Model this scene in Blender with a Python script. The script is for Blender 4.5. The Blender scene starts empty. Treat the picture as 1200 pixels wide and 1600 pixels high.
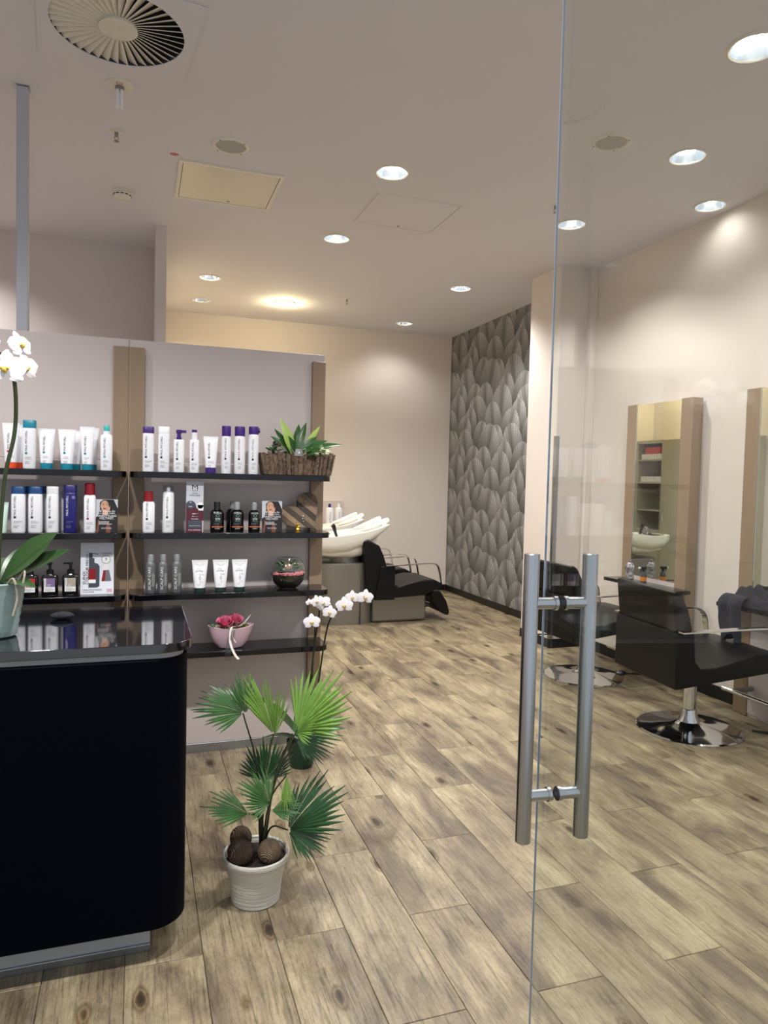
import bpy, math, random
from mathutils import Vector, Matrix, geometry
random.seed(7)
PI = math.pi
scene = bpy.context.scene
col = scene.collection

# ------------------------------------------------------------------ camera
YAW, PITCH, ROLL, EYE, FPX = 0.33411925, -0.04514413, 0.02387906, 1.38, 1109.0
fw = Vector((math.sin(YAW)*math.cos(PITCH), math.cos(YAW)*math.cos(PITCH), math.sin(PITCH)))
rt = Vector((math.cos(YAW), -math.sin(YAW), 0)); up = rt.cross(fw)
c_, s_ = math.cos(ROLL), math.sin(ROLL)
rt, up = rt*c_+up*s_, up*c_-rt*s_
cam_d = bpy.data.cameras.new('camera'); cam = bpy.data.objects.new('camera', cam_d); col.objects.link(cam)
cam.matrix_world = Matrix(((rt.x, up.x, -fw.x, 0), (rt.y, up.y, -fw.y, 0), (rt.z, up.z, -fw.z, EYE), (0, 0, 0, 1)))
cam_d.sensor_fit = 'VERTICAL'; cam_d.sensor_height = 24.0; cam_d.lens = FPX*24.0/1600.0
cam_d.clip_start = 0.02; cam_d.clip_end = 60
scene.camera = cam
# ------------------------------------------------------------------ world (light of the mall behind the camera)
world = bpy.data.worlds.new('world'); scene.world = world; world.use_nodes = True
bg = world.node_tree.nodes['Background']; bg.inputs[0].default_value = (0.86, 0.92, 1.0, 1); bg.inputs[1].default_value = 0.42
vs = scene.view_settings
vs.view_transform = 'Standard'; vs.look = 'None'; vs.gamma = 1.0; vs.use_curve_mapping = False
vs.exposure = 0.8
LAMP_W = 56.0                     # watts of every ordinary downlight
CEIL = 3.18

# ------------------------------------------------------------------ materials
def lin(c):
    return tuple((x/255/12.92 if x/255 <= .04045 else ((x/255+.055)/1.055)**2.4) for x in c)
def new_mat(name):
    m = bpy.data.materials.new(name); m.use_nodes = True
    return m, m.node_tree.nodes, m.node_tree.links, m.node_tree.nodes['Principled BSDF']
def mat(name, rgb, rough=.5, metal=0., spec=.5, var=0., scale=20., bump=0., bscale=None, coat=0., trans=0., sss=0., emit=None, estr=0., stretch=None):
    m, n, l, b = new_mat(name)
    c = lin(rgb)
    b.inputs['Base Color'].default_value = (*c, 1); b.inputs['Roughness'].default_value = rough
    b.inputs['Metallic'].default_value = metal; b.inputs['Specular IOR Level'].default_value = spec
    b.inputs['Coat Weight'].default_value = coat; b.inputs['Coat Roughness'].default_value = .05
    if trans: b.inputs['Transmission Weight'].default_value = trans
    if emit: b.inputs['Emission Color'].default_value = (*lin(emit), 1); b.inputs['Emission Strength'].default_value = estr
    if var or bump:
        tc = n.new('ShaderNodeTexCoord'); mp = n.new('ShaderNodeMapping'); l.new(tc.outputs['Object'], mp.inputs[0])
        if stretch: mp.inputs['Scale'].default_value = stretch
        if var:
            nz = n.new('ShaderNodeTexNoise'); nz.inputs['Scale'].default_value = scale; nz.inputs['Detail'].default_value = 5
            l.new(mp.outputs[0], nz.inputs['Vector'])
            mx = n.new('ShaderNodeMix'); mx.data_type = 'RGBA'
            mx.inputs['A'].default_value = (*[x*(1-var) for x in c], 1); mx.inputs['B'].default_value = (*[min(1, x*(1+var)) for x in c], 1)
            l.new(nz.outputs['Fac'], mx.inputs['Factor']); l.new(mx.outputs['Result'], b.inputs['Base Color'])
        if bump:
            nb = n.new('ShaderNodeTexNoise'); nb.inputs['Scale'].default_value = bscale or scale; nb.inputs['Detail'].default_value = 4
            l.new(mp.outputs[0], nb.inputs['Vector'])
            bp = n.new('ShaderNodeBump'); bp.inputs['Strength'].default_value = bump; bp.inputs['Distance'].default_value = .01
            l.new(nb.outputs['Fac'], bp.inputs['Height']); l.new(bp.outputs[0], b.inputs['Normal'])
    return m

M = {}
M['wall'] = mat('cream_wall_paint', (224, 214, 206), .75, var=.02, scale=3, bump=.05, bscale=120)
M['wall_grey'] = mat('grey_beige_wall_paint', (212, 203, 200), .75, var=.02, scale=3, bump=.05, bscale=120)
M['ceiling'] = mat('ceiling_paint', (221, 218, 223), .85, var=.012, scale=1.5)
M['post'] = mat('white_aluminium_post', (192, 194, 202), .38, .35)
M['white_metal'] = mat('white_enamel', (226, 220, 208), .4)
M['hatch'] = mat('hatch_enamel', (214, 207, 192), .2, var=.02, scale=4)
M['panel'] = mat('pinkish_grey_laminate', (206, 194, 191), .42, var=.015, scale=6)
M['slat'] = mat('bronze_oak_veneer', (148, 126, 102), .45, var=.1, scale=30, stretch=(1, 1, .06))
M['black_board'] = mat('black_lacquer_board', (9, 9, 13), .16)
M['counter_body'] = mat('navy_black_lacquer', (3, 5, 15), .55, spec=.04)
M['counter_top'] = mat('black_gloss_worktop', (12, 13, 20), .05, spec=.9, coat=.6, var=.15, scale=2)
M['alu'] = mat('brushed_aluminium', (176, 180, 186), .35, 1., var=.05, scale=60, stretch=(.05, 1, 1))
M['alu_paint'] = mat('grey_plinth_laminate', (168, 170, 174), .45)
M['steel'] = mat('brushed_steel', (190, 193, 198), .24, 1., var=.06, scale=300, stretch=(1, 1, .02))
M['chrome'] = mat('chrome', (215, 217, 220), .07, 1.)
M['silver_paint'] = mat('silver_paint', (150, 148, 142), .38, .75)
M['black'] = mat('black_plastic', (10, 10, 11), .4)
M['rubber'] = mat('black_rubber', (14, 14, 15), .7)
M['leather'] = mat('black_leatherette', (9, 9, 10), .4, spec=.3, bump=.12, bscale=180, var=.1, scale=12)
M['base_black'] = mat('black_skirting', (16, 16, 18), .4)
M['white_plastic'] = mat('white_plastic', (236, 236, 240), .32)
M['ceramic'] = mat('white_ceramic', (238, 236, 228), .12, coat=.3)
M['white_print'] = mat('white_print', (235, 235, 235), .5)
M['black_print'] = mat('black_print', (25, 25, 32), .5)
M['grey_print'] = mat('grey_print', (110, 112, 122), .5)
for k, c in dict(teal=(0, 124, 146), orange=(228, 78, 34), purple=(58, 24, 112), blue=(18, 66, 122), navy=(32, 30, 104), red=(136, 18, 30),
                 mint=(60, 178, 178), pale_green=(198, 220, 208), dark_green=(30, 52, 48), plum=(84, 30, 44), bright_red=(196, 44, 34), lilac=(132, 108, 150),
                 sand=(172, 164, 146), pink=(214, 30, 96), skin=(206, 158, 130), hair=(32, 26, 28), card_grey=(196, 198, 206), brown=(120, 70, 52),
                 amber=(206, 120, 74), teal_print=(112, 168, 160), slate=(66, 72, 84), gold=(206, 160, 50), red_print=(150, 30, 40), yellow_orange=(220, 132, 40)).items():
    M[k] = mat(k, c, .34 if k != 'gold' else .25, 0 if k != 'gold' else .9)
M['grey_bottle'] = mat('grey_satin_bottle', (98, 100, 102), .38, .1)
M['silver_cap'] = mat('grey_cap', (150, 152, 154), .3, .3)
M['dark_bottle'] = mat('black_glossy_bottle', (10, 9, 10), .12, coat=.3)
M['card'] = mat('white_card', (226, 228, 238), .45)
M['soil'] = mat('potting_soil', (34, 24, 18), .95, var=.5, scale=90, bump=.9, bscale=120)
M['palm_leaf'] = mat('palm_leaf_green', (58, 98, 48), .38, var=.3, scale=18)
M['palm_leaf_light'] = mat('young_palm_leaf_green', (104, 140, 58), .4, var=.25, scale=14)
M['palm_leaf_dark'] = mat('old_palm_leaf_green', (38, 74, 42), .36, var=.3, scale=18)
M['stem'] = mat('dark_plant_stem', (46, 58, 30), .5, var=.3, scale=30)
M['stem_dark'] = mat('blackish_plant_stem', (26, 30, 20), .5)
M['orchid_leaf'] = mat('orchid_leaf_green', (46, 74, 38), .3, var=.2, scale=12)
M['lily_leaf'] = mat('lily_leaf_green', (44, 86, 34), .3, var=.3, scale=30)
M['light_leaf'] = mat('light_leaf_green', (150, 178, 84), .4, var=.2, scale=30)
M['variegated'] = mat('variegated_leaf', (168, 190, 142), .45, var=.3, scale=60)
M['succulent'] = mat('succulent_green', (84, 112, 82), .5, var=.3, scale=40)
M['petal'] = mat('white_orchid_petal', (240, 236, 240), .5, var=.03, scale=40)
M['lip'] = mat('yellow_orchid_lip', (206, 176, 74), .5, var=.25, scale=90)
M['pot_white'] = mat('whitewashed_clay', (206, 202, 192), .8, var=.18, scale=26, bump=.6, bscale=34, stretch=(.25, .25, 3.2))
M['pot_green'] = mat('green_glazed_pot', (14, 54, 38), .25)
M['pot_teal'] = mat('pale_teal_glazed_pot', (142, 164, 160), .3, var=.12, scale=30, stretch=(.3, .3, 3))
M['bowl_pink'] = mat('pink_glazed_bowl', (204, 174, 186), .28)
M['rose'] = mat('pink_rose', (232, 124, 160), .55, var=.25, scale=60)
M['cream_flower'] = mat('cream_flower', (226, 216, 190), .6, var=.1, scale=60)
M['taupe_flower'] = mat('dried_taupe_flower', (170, 136, 120), .7, var=.2, scale=60)
M['moss'] = mat('moss', (92, 94, 42), .9, var=.5, scale=90, bump=.8, bscale=90)
M['ribbon'] = mat('white_satin_ribbon', (236, 230, 222), .35)
M['pebble'] = mat('pink_pebble', (230, 140, 140), .6, var=.15, scale=60)
M['bark'] = mat('bark', (104, 86, 70), .95, var=.75, scale=60, bump=1., bscale=80, stretch=(1, 1, .3))
M['towel'] = mat('dark_navy_towel', (34, 34, 46), .95, var=.25, scale=60, bump=.8, bscale=260)
M['cable'] = mat('black_cable', (12, 12, 12), .5)
M['cabinet'] = mat('olive_beige_laminate', (176, 170, 152), .4)
M['plenum'] = mat('plenum_grey', (70, 72, 78), .8)
M['dark_recess'] = mat('dark_recess', (34, 33, 34), .9)
M['speaker_grille'] = mat('speaker_grille', (178, 178, 172), .7, var=.12, scale=900)
M['mirror'] = mat('mirror_silver', (225, 230, 222), .015, 1.)
M['red_sticker'] = mat('red_sticker', (190, 50, 40), .5)
M['lamp_glow'] = mat('lamp_tube_glow', (255, 250, 240), .4, emit=(255, 250, 240), estr=26)
M['lamp_glow_warm'] = mat('warm_lamp_glass_glow', (255, 244, 214), .4, emit=(255, 244, 214), estr=9)
M['lamp_glow_soft'] = mat('soft_lamp_glow', (250, 248, 255), .4, emit=(250, 248, 255), estr=5)
M['reflector'] = mat('lamp_reflector', (206, 214, 224), .16, .95)
M['silver_foil'] = mat('silver_foil', (205, 200, 205), .2, .8, var=.2, scale=60, bump=1., bscale=40)

def ribbed(name, rgb, freq, rough=.6):
    m, n, l, b = new_mat(name); b.inputs['Roughness'].default_value = rough
    tc = n.new('ShaderNodeTexCoord'); wv = n.new('ShaderNodeTexWave'); wv.inputs['Scale'].default_value = freq
    wv.inputs['Distortion'].default_value = 3.5; wv.inputs['Detail'].default_value = 2; wv.inputs['Detail Scale'].default_value = 1.4
    l.new(tc.outputs['Object'], wv.inputs['Vector'])
    cr = n.new('ShaderNodeValToRGB'); e = cr.color_ramp.elements
    c = lin(rgb); e[0].position = .35; e[0].color = (*[x*.28 for x in c], 1); e[1].position = .75; e[1].color = (*c, 1)
    l.new(wv.outputs['Fac'], cr.inputs[0]); l.new(cr.outputs[0], b.inputs['Base Color'])
    bp = n.new('ShaderNodeBump'); bp.inputs['Strength'].default_value = .9; bp.inputs['Distance'].default_value = .004
    l.new(wv.outputs['Fac'], bp.inputs['Height']); l.new(bp.outputs[0], b.inputs['Normal'])
    return m
M['nut_dark'] = ribbed('dark_fibrous_nut', (104, 78, 60), 84)
M['nut_light'] = ribbed('light_fibrous_nut', (160, 134, 108), 84)

def clear_glass(name, tint, boost=1.0):
    m = bpy.data.materials.new(name); m.use_nodes = True; n, l = m.node_tree.nodes, m.node_tree.links
    for x in list(n): n.remove(x)
    out = n.new('ShaderNodeOutputMaterial'); mx = n.new('ShaderNodeMixShader')
    tr = n.new('ShaderNodeBsdfTransparent'); tr.inputs[0].default_value = (*tint, 1)
    gl = n.new('ShaderNodeBsdfGlossy'); gl.inputs['Roughness'].default_value = .0; gl.inputs[0].default_value = (1, 1, 1, 1)
    ge = n.new('ShaderNodeNewGeometry'); dt = n.new('ShaderNodeVectorMath'); dt.operation = 'DOT_PRODUCT'
    l.new(ge.outputs['Normal'], dt.inputs[0]); l.new(ge.outputs['Incoming'], dt.inputs[1])
    def mth(op, a, bb):
        k = n.new('ShaderNodeMath'); k.operation = op
        for i, v in ((0, a), (1, bb)):
            if v is None: continue
            if isinstance(v, (int, float)): k.inputs[i].default_value = v
            else: l.new(v, k.inputs[i])
        return k.outputs[0]
    a = mth('ABSOLUTE', dt.outputs['Value'], None); a = mth('SUBTRACT', 1.0, a); a = mth('POWER', a, 5.0)
    a = mth('MULTIPLY_ADD', a, .96*boost); a.node.inputs[2].default_value = .04*boost
    l.new(a, mx.inputs[0]); l.new(tr.outputs[0], mx.inputs[1]); l.new(gl.outputs[0], mx.inputs[2]); l.new(mx.outputs[0], out.inputs[0])
    return m
M['pane'] = clear_glass('clear_door_glass', (.955, .97, .955))
M['thin_glass'] = clear_glass('clear_bowl_glass', (.92, .95, .94), 1.8)
M['tulle'] = clear_glass('sheer_tulle', (.8, .8, .8))
M['glass_edge'] = mat('polished_glass_edge', (178, 196, 220), .12, spec=.8, coat=.4)

# floor wood -------------------------------------------------------
def wood_floor():
    m, n, l, b = new_mat('weathered_oak_laminate')
    tc = n.new('ShaderNodeTexCoord'); oi = n.new('ShaderNodeObjectInfo')
    cv = n.new('ShaderNodeCombineXYZ'); 
    mm = n.new('ShaderNodeMath'); mm.operation = 'MULTIPLY'; mm.inputs[1].default_value = 97.0; l.new(oi.outputs['Random'], mm.inputs[0])
    l.new(mm.outputs[0], cv.inputs[0]); l.new(mm.outputs[0], cv.inputs[1]); l.new(mm.outputs[0], cv.inputs[2])
    ad = n.new('ShaderNodeVectorMath'); ad.operation = 'ADD'; l.new(tc.outputs['Object'], ad.inputs[0]); l.new(cv.outputs[0], ad.inputs[1])
    def noise(sc, stretch, det=6, rough=.6, dist=0.):
        mp = n.new('ShaderNodeMapping'); mp.inputs['Scale'].default_value = stretch; l.new(ad.outputs[0], mp.inputs[0])
        k = n.new('ShaderNodeTexNoise'); k.inputs['Scale'].default_value = sc; k.inputs['Detail'].default_value = det
        k.inputs['Roughness'].default_value = rough; k.inputs['Distortion'].default_value = dist; l.new(mp.outputs[0], k.inputs['Vector']); return k.outputs['Fac']
    def ramp(f, stops):
        r = n.new('ShaderNodeValToRGB'); e = r.color_ramp.elements
        while len(e) < len(stops): e.new(.5)
        for i, (p, c) in enumerate(stops): e[i].position = p; e[i].color = (*(lin(c) if isinstance(c, tuple) else (c, c, c)), 1)
        l.new(f, r.inputs[0]); return r.outputs[0]
    def mul(a, bb, f=1.0, mode='MULTIPLY'):
        k = n.new('ShaderNodeMix'); k.data_type = 'RGBA'; k.blend_type = mode; k.inputs['Factor'].default_value = f
        l.new(a, k.inputs['A']); l.new(bb, k.inputs['B']); return k.outputs['Result']
    broad = ramp(noise(2.6, (2.2, .7, 1), 4, .55, .8), [(.34, (108, 95, 80)), (.46, (138, 124, 100)), (.56, (156, 142, 114)), (.7, (178, 164, 133))])
    grain = ramp(noise(3.4, (22, 1.0, 1), 9, .75, .9), [(.38, .34), (.455, .8), (.53, 1.0), (.8, 1.14)])
    fine = ramp(noise(13.0, (9, .42, 1), 5, .75), [(.37, .5), (.46, .95), (.58, 1.0), (.75, 1.16)])
    blot = ramp(noise(4.2, (1.5, .55, 1), 6, .65, .5), [(.36, (126, 116, 114)), (.45, (222, 217, 212)), (.5, (255, 255, 255))])
    crack = ramp(noise(7.0, (9, .5, 1), 3, .5, 1.6), [(.0, 1.0), (.485, 1.0), (.5, .5), (.515, 1.0)])
    vmp = n.new('ShaderNodeMapping'); vmp.inputs['Scale'].default_value = (7.0, 3.0, 6); l.new(ad.outputs[0], vmp.inputs[0])
    vd = n.new('ShaderNodeTexNoise'); vd.inputs['Scale'].default_value = 14.0; l.new(ad.outputs[0], vd.inputs['Vector'])
    vm = n.new('ShaderNodeMix'); vm.data_type = 'VECTOR'; vm.inputs['Factor'].default_value = .07; l.new(vmp.outputs[0], vm.inputs['A']); l.new(vd.outputs['Color'], vm.inputs['B'])
    vo = n.new('ShaderNodeTexVoronoi'); vo.inputs['Scale'].default_value = 1.0; vo.inputs['Randomness'].default_value = 1.0; l.new(vm.outputs['Result'], vo.inputs['Vector'])
    knot = ramp(vo.outputs['Distance'], [(.06, (76, 62, 54)), (.09, (140, 124, 110)), (.11, (226, 216, 200)), (.13, (180, 166, 148)), (.17, (255, 255, 255))])
    mott = ramp(noise(60.0, (1.6, 1.0, 1), 4, .7), [(.35, .7), (.5, 1.0), (.65, 1.1)])
    c = mul(mul(mul(mul(mul(mul(broad, grain, .5), fine, .8), blot, .5), crack, .6), knot, .92), mott, .5)
    vr = n.new('ShaderNodeHueSaturation'); mr = n.new('ShaderNodeMapRange'); mr.inputs['To Min'].default_value = .95; mr.inputs['To Max'].default_value = 1.05
    l.new(oi.outputs['Random'], mr.inputs['Value']); l.new(mr.outputs[0], vr.inputs['Value']); l.new(c, vr.inputs['Color'])
    l.new(vr.outputs[0], b.inputs['Base Color']); b.inputs['Roughness'].default_value = .42; b.inputs['Specular IOR Level'].default_value = .4
    bp = n.new('ShaderNodeBump'); bp.inputs['Strength'].default_value = .18; bp.inputs['Distance'].default_value = .004
    l.new(fine, bp.inputs['Height']); l.new(bp.outputs[0], b.inputs['Normal'])
    return m
M['floor'] = wood_floor()

# leaf wallpaper -----------------------------------------------------
def wallpaper():
    m, n, l, b = new_mat('leaf_print_wallpaper')
    tc = n.new('ShaderNodeTexCoord'); sp = n.new('ShaderNodeSeparateXYZ'); l.new(tc.outputs['Object'], sp.inputs[0])
    def mth(op, a, bb=None, cc=None):
        k = n.new('ShaderNodeMath'); k.operation = op
        for i, v in enumerate((a, bb, cc)):
            if v is None: continue
            if isinstance(v, (int, float)): k.inputs[i].default_value = v
            else: l.new(v, k.inputs[i])
        return k.outputs[0]
    U, V = sp.outputs['Y'], sp.outputs['Z']
    nz = n.new('ShaderNodeTexNoise'); nz.inputs['Scale'].default_value = 60; nz.inputs['Detail'].default_value = 4
    l.new(tc.outputs['Object'], nz.inputs['Vector']); grit = nz.outputs['Fac']
    cw, ch = 1.12, .72
    cur = mth('MULTIPLY_ADD', grit, .04, .03); best = -.99
    layers = [(.1, .1, .28, .26, .3), (.6, .15, .25, .27, -.25), (.35, .55, .27, .27, .1), (.85, .62, .28, .26, -.3), (.02, .38, .22, .22, -.1), (.52, .86, .23, .23, .35),
              (.25, .05, .2, .21, .15), (.75, .35, .22, .22, .28), (.2, .72, .22, .23, -.2), (.68, .7, .19, .2, .1), (.45, .32, .2, .22, -.05), (.92, .95, .2, .21, .25)]
    for (ox, oy, a, bb, th) in layers:
        px = mth('SUBTRACT', mth('FRACT', mth('ADD', mth('DIVIDE', U, cw), ox+5)), .5)
        py = mth('SUBTRACT', mth('FRACT', mth('ADD', mth('DIVIDE', V, ch), oy)), .5)
        qx0, qy0 = mth('MULTIPLY', px, cw), mth('MULTIPLY', py, ch)
        ct, st = math.cos(th), math.sin(th)
        qx = mth('ADD', mth('MULTIPLY', qx0, ct), mth('MULTIPLY', qy0, st)); qy = mth('SUBTRACT', mth('MULTIPLY', qy0, ct), mth('MULTIPLY', qx0, st))
        a = a*.92; bb = bb*1.2; s = 1.0
        d = mth('SQRT', mth('ADD', mth('POWER', mth('ABSOLUTE', mth('DIVIDE', qx, a*s)), 2.0), mth('POWER', mth('ABSOLUTE', mth('DIVIDE', qy, bb*s)), 2.0)))
        cover = mth('LESS_THAN', d, 1.0); prio = mth('MULTIPLY_ADD', mth('ADD', qy0, 1.0), cover, -1.0)
        sel = mth('GREATER_THAN', prio, best)
        ang = mth('ARCTAN2', qx, mth('ADD', qy, bb*.75))
        vein = mth('MULTIPLY_ADD', mth('SINE', mth('MULTIPLY', ang, 60.0)), .17, 1.0)
        rib = mth('POWER', 2.718, mth('MULTIPLY', mth('MULTIPLY', ang, ang), -60.0))
        side = mth('MULTIPLY_ADD', mth('TANH', mth('MULTIPLY', ang, 9.0)), -.1, 1.0)
        rise = mth('POWER', mth('MAXIMUM', mth('MULTIPLY', mth('ADD', mth('DIVIDE', qy, bb*s), 1.0), .5), .0), 1.9)
        sh = mth('MULTIPLY', mth('MULTIPLY_ADD', rise, .4, .022), mth('MULTIPLY', vein, side))
        sh = mth('MULTIPLY', sh, mth('MULTIPLY_ADD', grit, .9, .5))
        sh = mth('MULTIPLY', sh, mth('SUBTRACT', 1.0, mth('MULTIPLY', rib, .5)))
        k = n.new('ShaderNodeMix'); k.data_type = 'FLOAT'; l.new(sel, k.inputs['Factor']); l.new(cur, k.inputs['A']); l.new(sh, k.inputs['B'])
        cur = k.outputs['Result']; best = mth('MAXIMUM', best, prio)
    cur = mth('MAXIMUM', cur, .012)
    cc = n.new('ShaderNodeCombineColor'); l.new(mth('MULTIPLY', cur, 1.0), cc.inputs[0]); l.new(mth('MULTIPLY', cur, .99), cc.inputs[1]); l.new(mth('MULTIPLY', cur, .98), cc.inputs[2])
    l.new(cc.outputs[0], b.inputs['Base Color']); b.inputs['Roughness'].default_value = .55
    return m
M['wallpaper'] = wallpaper()

# ------------------------------------------------------------------ mesh helpers
class MB:
    def __init__(s): s.v = []; s.f = []
    def add(s, vs, fs):
        o = len(s.v); s.v += [tuple(p) for p in vs]; s.f += [tuple(i+o for i in f) for f in fs]; return s
    def box(s, x0, x1, y0, y1, z0, z1):
        return s.add([(x0,y0,z0),(x1,y0,z0),(x1,y1,z0),(x0,y1,z0),(x0,y0,z1),(x1,y0,z1),(x1,y1,z1),(x0,y1,z1)],
                     [(0,3,2,1),(4,5,6,7),(0,1,5,4),(1,2,6,5),(2,3,7,6),(3,0,4,7)])
    def loft(s, rings, cap0=True, cap1=True, closed=True):
        n = len(rings[0]); vs = [p for r in rings for p in r]; fs = []
        for i in range(len(rings)-1):
            for j in range(n if closed else n-1):
                k = (j+1) % n; fs.append((i*n+j, i*n+k, (i+1)*n+k, (i+1)*n+j))
        if cap0: fs.append(tuple(reversed(range(n))))
        if cap1: fs.append(tuple((len(rings)-1)*n+j for j in range(n)))
        return s.add(vs, fs)
    def lathe(s, prof, seg=24, c=(0,0,0), sx=1., sy=1., caps=(True, True)):
        rings = [[(c[0]+r*sx*math.cos(2*PI*j/seg), c[1]+r*sy*math.sin(2*PI*j/seg), c[2]+z) for j in range(seg)] for r, z in prof]
        return s.loft(rings, caps[0] and prof[0][0] > 1e-6, caps[1] and prof[-1][0] > 1e-6)
    def prism(s, poly, h0, h1, axis='z'):
        def P(a, b, h): return {'z': (a, b, h), 'y': (a, h, b), 'x': (h, a, b)}[axis]
        return s.loft([[P(a, b, h0) for a, b in poly], [P(a, b, h1) for a, b in poly]])
    def tube(s, pts, r, seg=8, caps=True):
        pts = [Vector(p) for p in pts]; rs = r if isinstance(r, (list, tuple)) else [r]*len(pts); rings = []
        prev = None
        for i, p in enumerate(pts):
            t = (pts[min(i+1, len(pts)-1)]-pts[max(i-1, 0)]).normalized()
            if prev is None: nrm = t.orthogonal().normalized()
            else:
                nrm = prev-t*prev.dot(t); nrm = nrm.normalized() if nrm.length > 1e-6 else t.orthogonal().normalized()
            prev = nrm; b = t.cross(nrm)
            rings.append([p+nrm*(rs[i]*math.cos(2*PI*j/seg))+b*(rs[i]*math.sin(2*PI*j/seg)) for j in range(seg)])
        return s.loft(rings, caps, caps)
    def strip(s, pts, w, t, wdir):
        """flat bar of width w along wdir, thickness t, following pts"""
        pts = [Vector(p) for p in pts]; wd = Vector(wdir).normalized(); rings = []
        for i, p in enumerate(pts):
            tg = (pts[min(i+1, len(pts)-1)]-pts[max(i-1, 0)]).normalized(); nn = wd.cross(tg).normalized()
            rings.append([p+wd*w/2+nn*t/2, p-wd*w/2+nn*t/2, p-wd*w/2-nn*t/2, p+wd*w/2-nn*t/2])
        return s.loft(rings)
    def sphere(s, c, r, seg=16, rings=10, sc=(1,1,1)):
        pr = [(math.sin(PI*i/rings), -math.cos(PI*i/rings)) for i in range(rings+1)]
        R = [[(c[0]+r*sc[0]*a*math.cos(2*PI*j/seg), c[1]+r*sc[1]*a*math.sin(2*PI*j/seg), c[2]+r*sc[2]*z) for j in range(seg)] for a, z in pr[1:-1]]
        o = len(s.v); s.loft(R, False, False); n = len(R)
        s.v += [(c[0], c[1], c[2]-r*sc[2]), (c[0], c[1], c[2]+r*sc[2])]; b, t = len(s.v)-2, len(s.v)-1
        for j in range(seg):
            k = (j+1) % seg; s.f.append((o+k, o+j, b)); s.f.append((o+(n-1)*seg+j, o+(n-1)*seg+k, t))
        return s
    def xf(s, m):
        s.v = [tuple(m @ Vector(p)) for p in s.v]; return s
    def mesh(s, name, material=None, smooth=True, angle=38):
        me = bpy.data.meshes.new(name); me.from_pydata(s.v, [], s.f); me.update()
        if smooth:
            me.polygons.foreach_set('use_smooth', [True]*len(me.polygons)); me.set_sharp_from_angle(angle=math.radians(angle))
        if material is not None: me.materials.append(M[material] if isinstance(material, str) else material)
        return me

def link(name, me, parent=None, loc=None, rot=None):
    o = bpy.data.objects.new(name, me); col.objects.link(o)
    if parent is not None: o.parent = parent
    if loc is not None: o.location = loc
    if rot is not None: o.rotation_euler = rot
    return o
def obj(name, mb, material, parent=None, loc=None, rot=None, smooth=True, bevel=0, angle=38):
    o = link(name, mb.mesh(name, material, smooth, angle), parent, loc, rot)
    if bevel:
        b = o.modifiers.new('bevel', 'BEVEL'); b.width = bevel; b.segments = 2; b.limit_method = 'ANGLE'; b.angle_limit = .7
    return o
def tag(o, label=None, cat=None, group=None, kind=None):
    for k, v in (('label', label), ('category', cat), ('group', group), ('kind', kind)):
        if v: o[k] = v
    return o
def thing(name, label, cat, loc=(0,0,0), rz=0., group=None):
    return tag(link(name, None, None, loc, (0, 0, rz)), label, cat, group)
def struct(name, mb, material, parent=None, **k):
    o = obj(name, mb, material, parent, **k)
    if parent is None: o['kind'] = 'structure'
    return o
def copy_tree(root, loc, rz, label, group=None):
    def cp(o, par):
        c = o.copy(); col.objects.link(c); c.parent = par
        for ch in list(o.children): cp(ch, c)
        return c
    r = cp(root, None); r.location = loc; r.rotation_euler = (0, 0, rz); r['label'] = label
    if group: r['group'] = group
    return r
def superring(rx, ry, z, n=4, seg=28, cx=0, cy=0):
    out = []
    for j in range(seg):
        a = 2*PI*(j+.5)/seg; c, s = math.cos(a), math.sin(a)
        out.append((cx+rx*math.copysign(abs(c)**(2/n), c), cy+ry*math.copysign(abs(s)**(2/n), s), z))
    return out
def bez(p, n=12):
    """Catmull-Rom through points"""
    p = [Vector(q) for q in p]; q = [p[0]*2-p[1]]+p+[p[-1]*2-p[-2]]; out = []
    for i in range(1, len(q)-2):
        for k in range(n):
            t = k/n; a, b, c, d = q[i-1:i+3]
            out.append(.5*((2*b)+(c-a)*t+(2*a-5*b+4*c-d)*t*t+(3*b-a-3*c+d)*t**3))
    out.append(p[-1]); return out

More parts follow.
